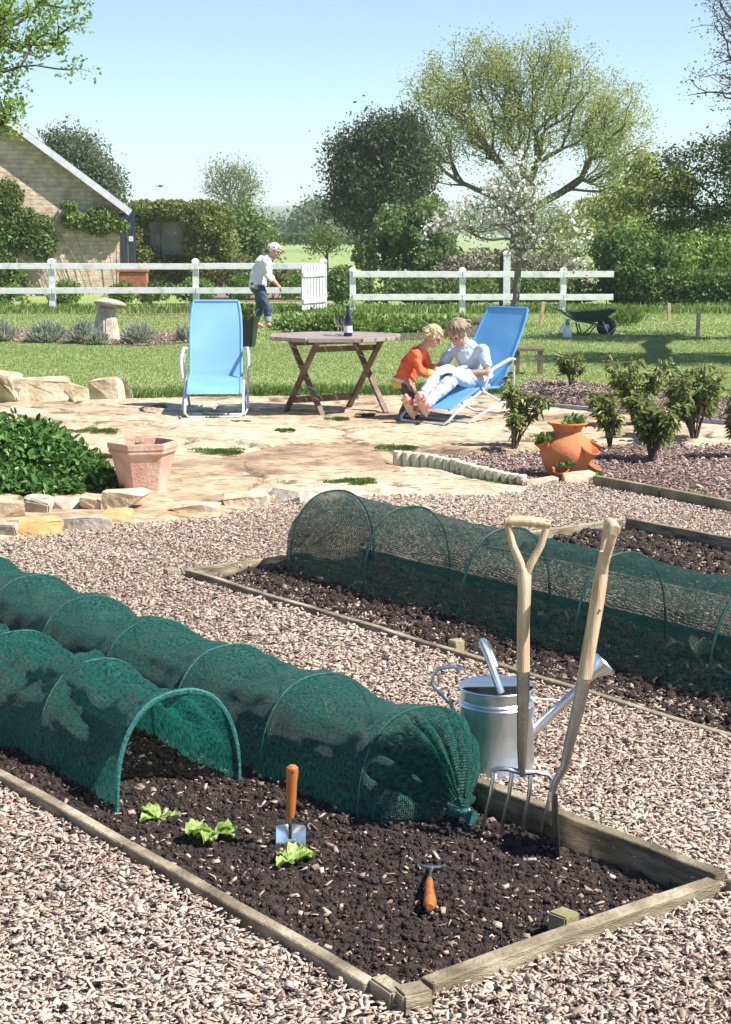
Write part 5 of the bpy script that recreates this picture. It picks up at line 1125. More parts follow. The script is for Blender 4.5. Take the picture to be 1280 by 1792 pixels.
mb = MB(); mb.lathe([(.001, -.03), (.03, -.035), (.06, -.02), (.085, -.03), (.085, .03), (.06, .02), (.03, .035), (.001, .03)], 20, wc, rot=rt); mb.build('rim', rimM, wb, smooth=True)
MB().tube([wx(1052, 560, -.12), wx(1064, 585, -.12), wx(1078, 570, -.09)], .010, 6).build('wheel_guard', rimM, wb, smooth=True)
SB = G(993, 591); sb = empty('garden_sprayer', SB, 'white plastic pump sprayer with green top left of the wheelbarrow', 'sprayer')
MB().lathe([(.001, 0), (.07, 0), (.075, .02), (.075, .14), (.06, .18), (.03, .2), (.001, .2)], 20).build('tank', mat('white_plastic', (.75, .77, .76), rough=.4), sb, smooth=True)
MB().lathe([(.032, .195), (.036, .2), (.036, .245), (.02, .25), (.02, .27), (.045, .275), (.045, .29), (.001, .295)], 16).build('pump_head', mat('green_plastic', (.03, .3, .16), rough=.4), sb, smooth=True)
MB().tube([(-.07, 0, .2), (-.15, -.02, .06), (-.22, -.02, .05), (-.28, 0, .12), (-.34, .02, .06), (-.35, .02, 0.01)], .011, 8).build('hose', mat('white_hose', (.7, .72, .7), rough=.5), sb, smooth=True)

# ================================================================== BARN
stoneW = None
m, N, L, P = nodes('barn_stone'); tc = N.new('ShaderNodeTexCoord'); mp = N.new('ShaderNodeMapping'); mp.inputs['Rotation'].default_value = (R(90), 0, 0); L.new(tc.outputs['Object'], mp.inputs[0])
nw = N.new('ShaderNodeTexNoise'); nw.inputs['Scale'].default_value = 1.6; L.new(mp.outputs[0], nw.inputs[0]); mv = N.new('ShaderNodeMix'); mv.data_type = 'VECTOR'; mv.inputs[0].default_value = .06; L.new(mp.outputs[0], mv.inputs[4]); L.new(nw.outputs[1], mv.inputs[5])
br = N.new('ShaderNodeTexBrick'); br.inputs['Scale'].default_value = 1; br.inputs['Brick Width'].default_value = .30; br.inputs['Row Height'].default_value = .105; br.inputs['Mortar Size'].default_value = .012; br.inputs['Mortar Smooth'].default_value = .4; br.inputs['Bias'].default_value = .1
br.inputs['Color1'].default_value = (.70, .57, .42, 1); br.inputs['Color2'].default_value = (.55, .42, .30, 1); br.inputs['Mortar'].default_value = (.66, .58, .47, 1); L.new(mv.outputs[1], br.inputs[0])
n2 = N.new('ShaderNodeTexNoise'); n2.inputs['Scale'].default_value = 5; n2.inputs['Detail'].default_value = 6; L.new(tc.outputs['Object'], n2.inputs[0]); rr = ramp(N, [(.3, (.62, .6, .56)), (.65, (1, 1, 1))]); L.new(n2.outputs[0], rr.inputs[0])
mu = N.new('ShaderNodeMix'); mu.data_type = 'RGBA'; mu.blend_type = 'MULTIPLY'; mu.inputs[0].default_value = 1; L.new(br.outputs[0], mu.inputs[6]); L.new(rr.outputs[0], mu.inputs[7]); L.new(mu.outputs[2], P.inputs['Base Color']); P.inputs['Roughness'].default_value = .95
ad = N.new('ShaderNodeMath'); ad.operation = 'SUBTRACT'; L.new(n2.outputs[0], ad.inputs[0]); L.new(br.outputs[1], ad.inputs[1]); bp = N.new('ShaderNodeBump'); bp.inputs['Strength'].default_value = 1; bp.inputs['Distance'].default_value = .05; L.new(ad.outputs[0], bp.inputs['Height']); L.new(bp.outputs[0], P.inputs['Normal']); stoneW = m
YB = 45.0; cR = A(200, 0, YB); barn = empty('stone_barn', (cR.x, YB, 0), 'honey stone barn gable with pale verge at the left edge', 'barn', rz=R(20))
ze = A(0, 362, YB).z; sl_ = .735; Wd = 8.4; zr = ze+sl_*Wd/2
mb = MB(); v = [(0, 0, -.2), (-Wd, 0, -.2), (-Wd, 0, ze), (-Wd/2, 0, zr), (0, 0, ze)]; v2 = [(a, 14, c) for a, b, c in v]; mb.add(v+v2, [(0, 1, 2, 3, 4), (9, 8, 7, 6, 5), (0, 4, 9, 5), (2, 1, 6, 7)]); mb.build('wall', stoneW, barn)
slate = mat('barn_slates', [(.3, (.12, .12, .13)), (.7, (.24, .24, .25))], 4, .6, .5, 20); verge = mat('verge_board', [(.3, (.42, .42, .45)), (.7, (.60, .60, .63))], 5, .6, .2, 30)
for s_ in (1, -1):
    mb = MB(); x0 = -Wd/2; e_ = Vector((x0+s_*(Wd/2+.22), 0, ze-.22*sl_)); t_ = Vector((x0+s_*.002, 0, zr)); n_ = Vector((s_*sl_, 0, 1)).normalized()
    q = [e_, t_, t_+n_*.09, e_+n_*.09]; mb.add([p+Vector((0, -.34, .02)) for p in q]+[p+Vector((0, 14.3, .02)) for p in q], [(0, 1, 2, 3), (7, 6, 5, 4), (0, 4, 5, 1), (3, 2, 6, 7), (0, 3, 7, 4), (1, 5, 6, 2)]); mb.build('roof', slate, barn)
    mb = MB(); q = [e_+n_*-.09, t_+n_*-.09, t_+n_*.07, e_+n_*.07]; mb.add([p+Vector((0, -.39, .02)) for p in q]+[p+Vector((0, -.345, .02)) for p in q], [(0, 1, 2, 3), (7, 6, 5, 4), (0, 4, 5, 1), (3, 2, 6, 7), (0, 3, 7, 4), (1, 5, 6, 2)]); mb.build('verge', verge, barn)
dr = empty('garden_door', (A(214, 0, 45.3).x, 45.3, 0), 'dark blue-grey boarded door with small white sign beside the barn', 'door'); navyD = mat('dark_blue_boards', [(.3, (.025, .035, .06)), (.7, (.05, .065, .10))], 4, .6, stretch=(8, 1, 1))
mb = MB(); [mb.box((-.17+.085*k, 0, 1.0), (.082, .04, 2.15)) for k in range(5)]; mb.build('boards', navyD, dr, bevel=.004)
MB().box((.10, -.04, 1.42), (.11, .012, .13)).build('sign', white, dr)
brick = mat('red_brick_box', [(.3, (.30, .09, .05)), (.7, (.45, .17, .10))], 8, .9, .4, 30); bx_ = empty('brick_planter', (A(224, 0, 44).x, 44, 0), 'low red-brown brick plinth beneath the dark blue door', 'plinth')
MB().box((0, 0, .30), (.68, .5, .62)).build('brickwork', brick, bx_, bevel=.02); MB().box((0, 0, .635), (.74, .56, .045)).build('coping', brick, bx_, bevel=.01)
# garden wall smothered in creeper, with its creeper masses as plants
gw = empty('garden_wall', (A(300, 0, 47).x, 47, 0), 'grey stone garden wall showing through a gap in the creeper', 'wall'); greyW = mat('grey_wall', [(.3, (.22, .20, .17)), (.55, (.38, .35, .31)), (.8, (.52, .48, .44))], 3, .95, .7, 12)
MB().box((0, 0, .95), (3.0, .35, 1.95)).build('wall_face', greyW, gw, bevel=.03)

# ================================================================== PLANTS
ivyL = leafmat('ivy_leaf', (.05, .10, .02), (.13, .20, .04), (.30, .37, .11), .45, .3)
ivyY = leafmat('creeper_leaf', (.09, .12, .025), (.20, .24, .055), (.38, .40, .14), .5, .35)
def blob_plant(name, label, cat, base, lobes, n, m, leaf, seed, group=None, stemm=None, asp=.6, flatY=False):
    """leaf cloud through several ellipsoid lobes (x, y, z, rx, ry, rz), relative to base"""
    r_ = np.random.default_rng(seed); root = empty(name, base, label, cat, group); Ps = []; tot = sum(l[3]*l[5]*(l[4]+.3) for l in lobes)
    for l in lobes:
        k = int(n*l[3]*l[5]*(l[4]+.3)/tot); d = unit(r_.normal(size=(k, 3))); rr = r_.random(k)**.28
        off = 1+.22*fbm(d[:, 0]*3+l[0]*2, d[:, 2]*3+l[2], seed, 3)*2; Ps.append(np.array(l[:3])+d*(rr*off)[:, None]*np.array(l[3:6]))
    P = np.concatenate(Ps); P = P[P[:, 2] > .01]; hole = fbm(P[:, 0]*1.6, P[:, 2]*1.6+P[:, 1], seed+3, 3); P = P[hole > -.17]
    V, F = card_geo(P, r_, leaf*r_.uniform(.6, 1.35, len(P)), .4, asp); npmesh('foliage', V, F, m, root, var=np.clip(r_.random(len(P))*.75+hole[hole > -.17][:len(P)]*.6+.1, 0, 1))
    if stemm:
        mb = MB()
        for i in range(14):
            p = P[r_.integers(len(P))]; x0 = p[0]*.6+r_.normal()*.1; mb.tube([(x0, p[1]*.5, -.05), (x0*.6+p[0]*.4, p[1]*.8, p[2]*.5), tuple(p)], [.014, .011, .006], 5, cap=False)
        mb.build('stem', stemm, root, smooth=True)
    return root
def PXm(Y): return Y/F_PX
def lobes_px(bx, Y, L_, gy=None):
    """lobes given in photo px (x, y, rx, ry) at distance Y -> metres relative to (x_of bx, Y, 0)"""
    b0 = A(bx, 0, Y).x; out = []
    for l in L_:
        x, y, rx, ry = l[:4]; ry_d = l[4] if len(l) > 4 else (rx*PXm(Y)*.7); p = A(x, y, Y); out.append((p.x-b0, l[5] if len(l) > 5 else 0, p.z, rx*PXm(Y), ry_d, ry*PXm(Y)))
    return Vector((b0, Y, 0)), out
def bushpx(name, label, cat, bx, Y, L_, n, m, leaf, seed, **k):
    b, l = lobes_px(bx, Y, L_); return blob_plant(name, label, cat, b, l, n, m, leaf, seed, **k)
cl_ = bushpx('climbing_shrub', 'climbing shrub trained over the barn gable wall', 'climber', 200, 45, [(30, 400, 60, 38, .25), (10, 345, 30, 30, .2), (70, 430, 30, 26, .22), (125, 385, 24, 18, .2), (168, 388, 32, 26, .25), (205, 395, 18, 14, .2), (10, 460, 20, 40, .2), (20, 490, 30, 20, .2), (115, 360, 16, 8, .15)], 11000, ivyL, .10, 301, stemm=barkG); cl_.rotation_euler[2] = R(20); cl_.location.y -= .22; cl_.location.x += .1
bushpx('creeper', 'yellow-green creeper on the garden wall next to the barn', 'creeper', 260, 46.6, [(250, 370, 36, 20, .5), (300, 368, 46, 20, .5), (235, 410, 26, 40, .5), (250, 455, 34, 30, .5), (300, 470, 60, 22, .5)], 14000, ivyY, .10, 302, stemm=bark)
bushpx('creeper', 'rounded mass of creeper bulging over the right end of the garden wall', 'creeper', 370, 46.2, [(365, 390, 46, 42, .7), (350, 430, 30, 40, .6), (395, 430, 22, 50, .6), (370, 470, 50, 30, .7)], 14000, ivyY, .10, 303, stemm=bark)
brb = leafmat('bramble_leaf', (.06, .07, .025), (.14, .15, .05), (.26, .25, .12), .7, .2)
bushpx('bramble', 'twiggy bramble thicket behind the fence left of the standing man', 'bramble', 440, 42, [(425, 480, 30, 34, .8), (460, 490, 40, 26, .8), (510, 488, 36, 24, .8), (560, 500, 40, 20, .8)], 7000, brb, .08, 304, stemm=twig)
gb = leafmat('border_leaf', (.06, .13, .02), (.13, .24, .035), (.26, .38, .08))
for i, (x, y, rx, ry, Y, lb) in enumerate([(275, 505, 34, 24, 39.5, 'leafy border plants behind the left fence, nearest the barn'), (345, 507, 36, 22, 39.5, 'leafy border plants behind the second fence post'), (425, 500, 26, 22, 39.5, 'green border plant behind the fence left of the standing man'),
        (520, 500, 26, 20, 39.5, 'green border plant behind the fence left of the gate'), (30, 515, 34, 20, 39, 'green border plant behind the fence at the left edge'), (115, 512, 30, 22, 39, 'sparse green border plant in front of the barn wall'), (215, 512, 24, 20, 39, 'low green border plant at the barn corner')]):
    bushpx('border_plant', lb, 'plant', x, Y, [(x, y, rx, ry, .4), (x-rx*.5, y+10, rx*.6, ry*.7, .4)], 1500, gb, .075, 320+i, group='border plants behind the white fence', stemm=None)
per = leafmat('perennial_leaf', (.10, .20, .04), (.21, .34, .07), (.40, .52, .18))
for i, (x, y, rx, h, n, lb) in enumerate([(510, 578, .40, .30, 1400, 'leafy perennial clump nearest the standing man'), (558, 583, .48, .46, 1300, 'tall leafy perennial clump left of the wine bottle'), (608, 586, .42, .55, 1400, 'tallest leafy perennial clump behind the wine bottle'),
        (662, 584, .42, .38, 1100, 'leafy perennial clump behind the right part of the table'), (712, 582, .36, .28, 800, 'low leafy clump between the table and the boy'), (755, 576, .34, .26, 700, 'low grey-green clump above the boy'), (800, 572, .30, .22, 500, 'small clump at the right end of the perennial bed')]):
    mound('perennial_clump', lb, 'plant', G(x, y), rx, rx*.8, h, int(n*1.4), per, .075, .65, 340+i, 'leafy perennials in the island bed', upright=.5)
sheet('soil_bed', [G(x, y) for x, y in [(480, 560), (860, 556), (830, 590), (700, 596), (500, 588)]], .012, mulBase)
# near leafy shrub at the left edge
ivN = leafmat('glossy_leaf', (.03, .085, .015), (.08, .19, .035), (.24, .40, .10), .35, .3)
lg = G(40, 868, .03); r_ = np.random.default_rng(77); root = empty('leafy_shrub', lg, 'dense glossy green shrub spilling over the paving at the left edge', 'shrub')
lob = [(-.35, .6, .08, .5, .5, .40), (-.05, .75, .10, .3, .4, .30), (-.9, .6, .12, .5, .6, .45), (.2, .5, .03, .3, .35, .24), (.42, .3, .0, .25, .3, .14), (.55, .12, 0, .16, .15, .08), (-.3, .15, .0, .45, .3, .2), (.0, .1, 0, .3, .18, .14), (-1.1, .3, .1, .5, .5, .4), (.2, .0, 0, .22, .15, .09)]
Ps = []; Ds = []
for l in lob:
    k = int(4200*l[3]*(l[5]+.08)/.3); d = unit(r_.normal(size=(k, 3))); d[:, 2] = np.abs(d[:, 2]); Ps.append(np.array(l[:3])+d*(r_.random(k)**.25*(1+.3*fbm(d[:, 0]*3, d[:, 1]*3, 5, 2)))[:, None]*np.array(l[3:6])); Ds.append(d)
Pp = np.concatenate(Ps); Dd = np.concatenate(Ds); V, F = leaf_geo(Pp, Dd*.6+r_.normal(size=Dd.shape)*.6+np.array([0, -.1, -.1]), Dd+np.array([0, 0, .7])+r_.normal(size=Dd.shape)*.3, r_.uniform(.035, .08, len(Pp)), r_.uniform(.022, .048, len(Pp)))
npmesh('foliage', V, F, ivN, root, var=np.repeat(r_.random(len(Pp)), 2)); mb = MB()
for k in range(40):
    p = Pp[r_.integers(len(Pp))]; mb.tube([(p[0]*.4-.2, .4, -.05), (p[0]*.8, p[1]*.9+.05, p[2]*.6), tuple(p)], [.008, .006, .003], 5, cap=False)
mb.build('stem', bark, root, smooth=True)
# young shrubs on the right
phot = leafmat('drooping_leaf', (.07, .12, .025), (.22, .27, .07), (.52, .45, .24), .38, .45)
def stem_shrub(x, y, hpx, wpx, ns, lpp, label, seed, leaf=.07, lean=0):
    g = G(x, y, .015); k = g.y/F_PX; h = hpx*k; wd = wpx*k/2; r_ = np.random.default_rng(seed); rs = random.Random(seed)
    root = empty('young_shrub', g, label, 'shrub', 'young evergreen shrubs in the mulch beds'); mb = MB(); Ps = []; Ds = []
    for s_ in range(ns):
        a = rs.uniform(0, 6.28); e = rs.uniform(.25, 1); top = Vector((math.cos(a)*wd*e*.8+lean*h, math.sin(a)*wd*e*.8, h*rs.uniform(.5, 1)*(1-.1*e))); mid = Vector((top.x*.45, top.y*.45, top.z*.5))
        pts = [Vector((0, 0, -.03)), mid*.5+Vector((0, 0, .02)), mid, mid.lerp(top, .55), top]; mb.tube(pts, [.010, .008, .0065, .005, .003], 5, cap=False)
        for i in range(int(lpp*.62)):
            f = rs.uniform(.28, 1)**.7; q = mid.lerp(top, (f-.4)/.6) if f > .4 else Vector((0, 0, 0)).lerp(mid, f/.4); b = rs.uniform(0, 6.28)
            side = Vector((math.cos(b), math.sin(b), rs.uniform(-.2, .5))); tw = q+side*rs.uniform(0, .35)*wd*.38
            if rs.random() < .2: mb.tube([q, tw], [.003, .002], 3, cap=False)
            for j in range(3): Ps.append(tw+Vector((rs.uniform(-.015, .015), rs.uniform(-.015, .015), rs.uniform(-.02, .02)))); Ds.append(side+Vector((rs.uniform(-.7, .7), rs.uniform(-.7, .7), rs.uniform(-1.3, .4))))
    mb.build('stem', bark, root, smooth=True); Pp = np.array(Ps); Dd = np.array(Ds); n = len(Pp); V, F = leaf_geo(Pp, Dd, r_.normal(size=(n, 3))*.4+np.array([0, 0, 1.]), leaf*r_.uniform(.6, 1.2, n), leaf*.34*r_.uniform(.7, 1.2, n)); npmesh('foliage', V, F, phot, root, var=np.repeat(np.clip(r_.beta(1.6, 2.2, n), 0, 1), 2))
stem_shrub(898, 792, 145, 110, 8, 36, 'thin leaning shrub left of the strawberry jar', 401, .075, .12)
stem_shrub(1000, 678, 66, 84, 10, 34, 'small round shrub at the lawn edge behind the strawberry jar', 402, .075)
stem_shrub(1068, 786, 120, 100, 9, 40, 'short bushy shrub right behind the strawberry jar rim', 403, .075)
stem_shrub(1112, 752, 150, 130, 12, 46, 'tall shrub second behind the jar, reaching onto the lawn view', 404, .08)
stem_shrub(1140, 808, 130, 150, 14, 52, 'dense dark shrub in front, right of the strawberry jar', 405, .075)
stem_shrub(1216, 778, 165, 140, 14, 54, 'tall shrub standing right of the dense dark one', 406, .08)
stem_shrub(1290, 804, 135, 100, 10, 44, 'shrub cut by the right frame edge', 407, .075)
mound('grass_tuft', 'bright green long grass tuft right of the wheelbarrow', 'grass tuft', G(1100, 570), .28, .25, .3, 500, grassTall, .16, .12, 90, upright=1.2)
mound('weed', 'small bright green weed in the mulch near the right edge', 'weed', G(1212, 876, .02), .09, .08, .03, 70, per, .04, .5, 91)

# ================================================================== HEDGES, BUSHES, TREES
willow = leafmat('spring_leaf', (.18, .22, .048), (.33, .37, .09), (.50, .52, .17), .6, .45)
dkH = leafmat('dark_hedge_leaf', (.04, .085, .018), (.11, .18, .04), (.27, .36, .11), .5, .38)
brH = leafmat('bright_bush_leaf', (.12, .20, .035), (.24, .35, .07), (.42, .52, .16))
miH = leafmat('mid_bush_leaf', (.07, .12, .03), (.15, .22, .06), (.30, .37, .14))
bushpx('tall_hedge', 'tall dark bushy hedge at the right end of the white fence', 'hedge', 1100, 38.5, [(1100, 470, 56, 62, 1.2), (1075, 440, 40, 40, 1), (1125, 500, 44, 40, 1), (1150, 440, 30, 30, .9)], 17000, dkH, .11, 501, stemm=bark)
def hedge_box(name, label, x0, x1, y_top, Y, dpt, n, m, leaf, seed, ybot=None, group=None):
    p0 = A(x0, y_top, Y); p1 = A(x1, y_top, Y); h = p0.z; r_ = np.random.default_rng(seed); root = empty(name, (p0.x, Y, 0), label, 'hedge', group); Lx = p1.x-p0.x
    k = int(n*.55); a = r_.random(k)*Lx; z = r_.random(k)*h; y = -np.abs(r_.normal(size=k))*.12+fbm(a*1.2, z*1.5, seed, 3)*.5
    k2 = n-k; a2 = r_.random(k2)*Lx; y2 = r_.random(k2)*dpt; z2 = h-np.abs(r_.normal(size=k2))*.09+fbm(a2*1.1, y2, seed+1, 3)*.35
    P = np.concatenate([np.stack([a, y, z], 1), np.stack([a2, y2, z2], 1)]); V, F = card_geo(P, r_, leaf*r_.uniform(.6, 1.3, n), .5, .6); npmesh('foliage', V, F, m, root, var=r_.random(n))
    mb = MB(); mb.box((Lx/2, dpt/2+.15, h/2-.1), (Lx-.2, dpt-.3, h-.35)); mb.build('inner_branches', barkD, root, sub=3)
    return root
hedge_box('clipped_hedge', 'clipped dark hedge at the right edge behind the lawn stakes', 1150, 1560, 478, 38.0, 1.5, 16000, dkH, .09, 502)
hedge_box('far_hedge', 'long dark clipped field hedge under the distant hills', 430, 800, 409, 165, 2.5, 7000, dkH, .35, 503)
bushpx('bright_bush', 'bright green willow scrub behind the clipped hedge', 'bush', 1220, 46, [(1180, 440, 60, 50, 1.5), (1260, 440, 60, 45, 1.5), (1120, 425, 50, 45, 1.4), (1330, 430, 60, 50, 1.5)], 22000, brH, .13, 504, stemm=bark)
bushpx('bright_bush', 'bright green bush behind the right side of the blossom tree', 'bush', 1050, 52, [(1050, 385, 55, 42, 1.6), (1000, 415, 55, 40, 1.5), (1100, 350, 46, 40, 1.5), (1130, 300, 26, 34, 1.2), (1180, 330, 40, 40, 1.5)], 11000, willow, .13, 505, stemm=bark)
bushpx('flowering_bush', 'broad green bush behind the white fence left of the blossom tree', 'bush', 715, 42, [(715, 430, 74, 52, 1.3), (690, 400, 40, 44, 1.1), (750, 380, 40, 36, 1.1), (650, 445, 34, 34, 1), (770, 450, 40, 40, 1.1), (740, 480, 80, 34, 1)], 17000, miH, .11, 506, stemm=bark)
bushpx('twiggy_thicket', 'grey-brown twiggy thicket behind the fence under the blossom tree', 'thicket', 880, 41, [(860, 465, 80, 30, .8), (940, 470, 70, 30, .8), (800, 480, 50, 28, .8), (1000, 480, 50, 30, .8)], 9000, leafmat('dry_leaf', (.11, .10, .06), (.22, .20, .13), (.36, .34, .24), .8, .15), .09, 507, stemm=twig)
bushpx('undergrowth', 'dark undergrowth between the rails of the right fence', 'undergrowth', 820, 38.5, [(600, 500, 30, 38, .5), (660, 505, 50, 26, .6), (740, 508, 60, 26, .6), (830, 508, 60, 24, .6), (930, 508, 60, 24, .6), (1010, 508, 50, 24, .6)], 11000, dkH, .09, 508, stemm=bark)
hl = lambda L_, bx, Y: lobes_px(bx, Y, L_)
def treepx(name, label, bx, Y, trunk_px, L_, n, m, bk, **k):
    b, l = lobes_px(bx, Y, L_); kk = dict(k); return tree(name, label, 'tree', b, max(.3, A(bx, trunk_px, Y).z), l, n, m, bk, **kk)
treepx('spreading_tree', 'large spreading tree with sparse yellow-green spring leaves', 905, 72, 350, [(770, 180, 88, 95, 2.2), (850, 120, 80, 75, 2), (960, 125, 90, 80, 2.2), (1050, 205, 95, 95, 2.4), (1080, 290, 70, 80, 2), (905, 210, 110, 80, 2.6), (765, 270, 70, 60, 1.6)], 760, willow, barkD, leaf=.105, per=30, spread=.27, r_tip=.014, r_trunk=.34, seed=11, shell=.62, lean=(.3, 0), step=1.2, pathw=.62, up=.35, wob=.4)
drk = leafmat('dark_oak_leaf', (.022, .04, .012), (.055, .08, .024), (.15, .19, .07), .6, .25)
treepx('dark_tree', 'dense dark green tree left of the large spreading tree', 680, 64, 400, [(670, 320, 70, 62, 2), (612, 300, 36, 50, 1.2), (650, 240, 34, 34, 1.2), (700, 240, 44, 40, 1.6), (728, 300, 30, 60, 1.4), (625, 365, 50, 36, 1.5), (690, 375, 60, 30, 1.5), (600, 260, 22, 30, .8)], 430, drk, barkD, leaf=.13, per=62, spread=.30, r_tip=.014, seed=12, shell=.5, step=1)
lone = leafmat('pale_tree_leaf', (.12, .14, .05), (.20, .22, .09), (.32, .33, .16), .6, .3)
treepx('lone_tree', 'lone pale open-crowned tree beyond the creeper wall', 408, 120, 372, [(405, 305, 50, 28, 2.5), (375, 330, 26, 20, 1.8), (440, 330, 28, 24, 1.8), (410, 345, 44, 20, 2)], 230, lone, barkG, leaf=.15, per=9, spread=.36, r_tip=.017, r_trunk=.3, seed=13, shell=.6, step=1.5, pathw=.6, up=.3, wob=.4)
treepx('scrub_tree', 'scrubby green tree below the lone pale tree', 430, 58, 450, [(425, 405, 26, 32, 1), (450, 430, 20, 24, 1), (405, 395, 16, 20, .8)], 90, miH, bark, leaf=.13, per=60, spread=.28, r_tip=.012, seed=14)
treepx('roadside_tree', 'bushy grey-green tree rising behind the barn roof', 140, 62, 390, [(135, 285, 48, 50, 1.4), (170, 320, 40, 36, 1.2), (105, 260, 26, 26, 1), (190, 345, 26, 20, 1)], 260, leafmat('greygreen_leaf', (.06, .085, .04), (.12, .15, .07), (.22, .25, .13), .6, .25), barkD, leaf=.12, per=34, spread=.26, r_tip=.012, seed=15, shell=.6)
treepx('young_tree', 'thin young tree standing in the far field gap', 570, 56, 452, [(568, 412, 26, 16, .6), (552, 428, 18, 10, .5), (585, 428, 18, 10, .5)], 60, miH, barkD, leaf=.09, per=14, spread=.16, r_tip=.008, seed=16)
haz = leafmat('far_tree_leaf', (.07, .11, .04), (.12, .17, .06), (.20, .25, .10), .7, .2)
treepx('distant_tree', 'hazy round tree in the gap left of the dark tree', 545, 190, 405, [(545, 388, 22, 16, 3), (525, 397, 16, 10, 2.5), (562, 372, 18, 18, 3)], 90, haz, barkG, leaf=.4, per=24, spread=.8, r_tip=.05, seed=17, step=3)
treepx('distant_tree', 'hazy low tree group above the far hedge near the centre', 480, 230, 410, [(462, 402, 22, 8, 3), (500, 404, 20, 6, 3)], 60, haz, barkG, leaf=.4, per=30, spread=.8, r_tip=.05, seed=18, step=3)
# apple tree in blossom
appleL = leafmat('apple_leaf', (.12, .18, .04), (.24, .31, .09), (.40, .46, .18)); blos = mat('apple_blossom', [(0, (.78, .62, .64)), (.4, (.86, .80, .80)), (1, (.9, .88, .87))], 20, .8, attr='var', transl=.3)
treepx('blossom_tree', 'small apple tree in pink-white blossom before the white fence', 903, 31, 470, [(900, 350, 90, 60, .9), (830, 380, 80, 40, .8), (770, 395, 50, 26, .5), (960, 380, 70, 60, .8), (920, 300, 50, 40, .6), (1000, 430, 46, 44, .6), (930, 430, 60, 40, .7)], 330, appleL, barkG, leaf=.05, per=10, spread=.11, r_tip=.006, r_trunk=.06, seed=19, shell=.6, blossom=(blos, 310, .06, .065), lean=(.1, 0), step=.4, pathw=.3)
# dark overhanging conifer-like tree at the right and bare budding tree above it (rooted outside the frame)
b, l = lobes_px(1420, 27, [(1260, 340, 90, 70, 1.4), (1180, 350, 76, 50, 1.1), (1150, 300, 50, 34, .8), (1220, 270, 60, 40, 1), (1170, 390, 50, 24, .8), (1300, 250, 90, 60, 1.6), (1400, 300, 120, 120, 2), (1240, 390, 80, 30, 1)]); l += [(.2, -5.2, 4.6, 1.3, 1.2, 1.0, 4), (2.2, -5.4, 4.8, 1.6, 1.3, 1.1, 5)]
tree('overhanging_tree', 'dark low-branched tree reaching in from the right edge', 'tree', b, 1.4, l, 520, leafmat('shade_leaf', (.025, .04, .012), (.055, .085, .024), (.14, .17, .055), .6, .3), barkD, leaf=.055, per=60, spread=.15, r_tip=.006, r_trunk=.2, seed=20, shell=.6, step=.6, flat=.5)
b, l = lobes_px(1520, 17, [(1290, 40, 90, 60, .9), (1270, 130, 80, 50, .8), (1400, 90, 140, 120, 1.2), (1260, 0, 60, 40, .6), (1330, 190, 90, 30, .7)])
budM = leafmat('bud_leaf', (.06, .05, .03), (.12, .10, .05), (.2, .2, .08), .7, .2)
tree('budding_tree', 'nearly bare tree with dark buds at the top right corner', 'tree', b, 2.6, l, 300, budM, barkD, leaf=.028, per=7, spread=.05, r_tip=.0035, r_trunk=.12, seed=21, shell=.7, step=.35, pathw=.3)
b, l = lobes_px(-330, 13, [(30, 30, 70, 60, .5), (-20, 120, 70, 70, .5), (10, 225, 34, 34, .3), (70, 60, 60, 60, .45), (30, 190, 50, 40, .4), (100, 20, 60, 30, .4), (-150, 100, 120, 160, .9), (150, 8, 40, 12, .2), (140, 120, 30, 14, .15)])
fresh = leafmat('fresh_leaf', (.10, .19, .02), (.20, .33, .04), (.34, .48, .09), .45, .4)
tree('pear_tree', 'fresh green leafy branches hanging in at the top left', 'tree', b, 2.2, l, 300, fresh, barkD, leaf=.038, per=15, spread=.045, r_tip=.0032, r_trunk=.1, seed=22, shell=.8, step=.3, pathw=.3)
# bird in the sky
bm_ = mat('dark_bird', (.03, .03, .035), rough=.7); bp_ = A(281, 326, 120); bird = empty('bird', bp_, 'tiny dark bird flying in the sky left of the lone tree', 'bird')
b = MB(); b.ball((0, 0, 0), (.16, .06, .06), 12, 8); b.capsule((.12, 0, .03), (.19, 0, .04), .05, .03)
for s_ in (-1, 1): b.tube([(0, 0, .03), (-.02, s_*.18, .09), (-.1, s_*.36, .02)], [.05, .045, .012], 8, sq=.35)
b.tube([(-.12, 0, 0), (-.28, 0, .0)], [.04, .05], 8, sq=.3); remesh(b, 'body', bm_, bird, .014, 2)

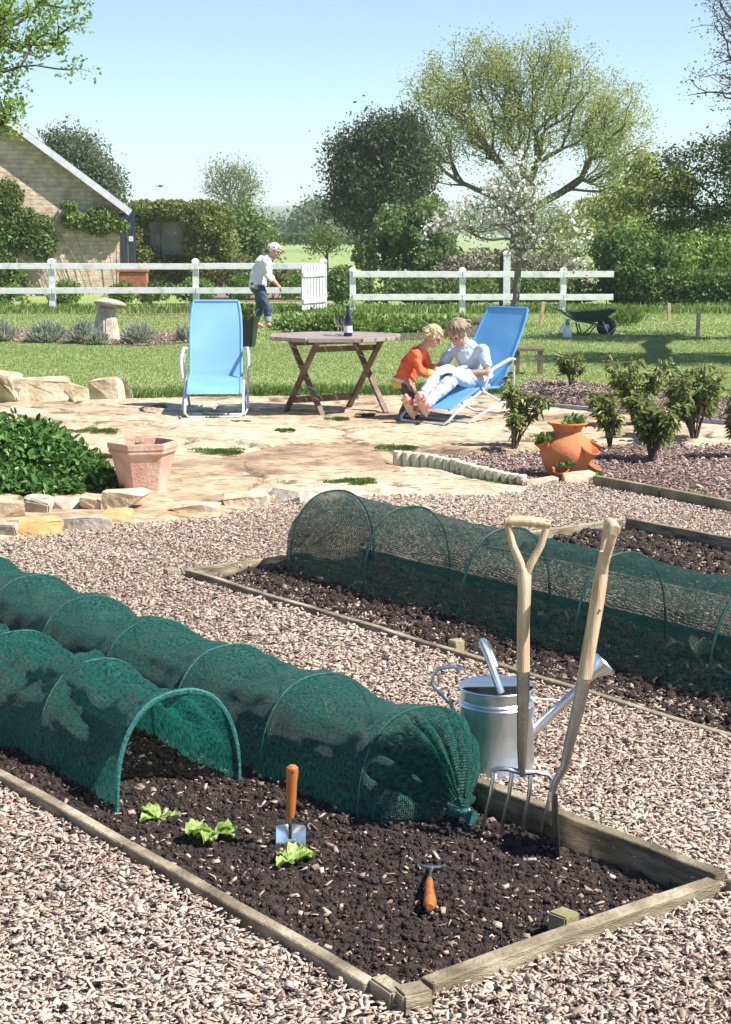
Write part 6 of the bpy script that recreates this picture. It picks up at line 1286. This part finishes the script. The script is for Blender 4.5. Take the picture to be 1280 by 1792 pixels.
# ================================================================== FAR COUNTRY
hillM = mat('far_hill', [(.35, (.05, .09, .03)), (.5, (.09, .13, .05)), (.65, (.16, .2, .07))], .012, .95, detail=4)
def hill(Y0, Y1, hh, seed, sc):
    xs = np.linspace(-2300, 2300, 220); ys = np.linspace(Y0, Y1, 26); X, Y = np.meshgrid(xs, ys); t = (Y-Y0)/(Y1-Y0)
    Z = np.sin(np.pi*np.clip(t*1.1, 0, 1))*hh*(.75+fbm(X/sc, Y/sc, seed, 4)*.9)-6*(1-np.sin(np.pi*t)); n = len(xs); k = (np.arange(len(ys)-1)[:, None]*n+np.arange(n-1)[None]).ravel()
    o = npmesh('far_hills', np.stack([X, Y, Z], -1).reshape(-1, 3), np.stack([k, k+1, k+n+1, k+n], 1), hillM, smooth=True); structure(o)
hill(1150, 1700, 17, 3, 420); hill(1750, 2400, 32, 6, 600)
woodM = mat('far_wood', [(.35, (.02, .04, .015)), (.65, (.06, .09, .03))], .08, .95)
r_ = np.random.default_rng(90); Ps = []
for (x0, x1, Y_) in ((-160, 240, 520), (-300, 420, 800), (-130, -40, 340)):
    k = 2600; xx = r_.uniform(x0, x1, k); Ps.append(np.stack([xx, Y_+r_.normal(size=k)*14, r_.random(k)**.6*(1.2+Y_*.0045)*(.7+.6*vn(xx/18, xx*0, 5))-1.8], 1))
P = np.concatenate(Ps); V, F = card_geo(P, r_, r_.uniform(1.0, 2.2, len(P)), .5, .7); o = npmesh('far_woods', V, F, haz, var=r_.random(len(P))); o['kind'] = 'stuff'; o['label'] = 'hazy blue-green belts of far-off woods before the hills'; o['category'] = 'woods'

# haze: the air itself
mb = MB(); mb.box((0, 1200, 31), (5200, 2700, 72)); hz = nodes('haze_air'); N, L = hz[1], hz[2]; N.remove(hz[3])
pv = N.new('ShaderNodeVolumePrincipled'); pv.inputs['Color'].default_value = (.84, .92, 1, 1); pv.inputs['Density'].default_value = .00048; pv.inputs['Anisotropy'].default_value = .2; L.new(pv.outputs[0], N['Material Output'].inputs['Volume'])
o = mb.build('haze', hz[0]); o['kind'] = 'stuff'; o['label'] = 'thin blue haze filling the air over the far country'; o['category'] = 'haze'
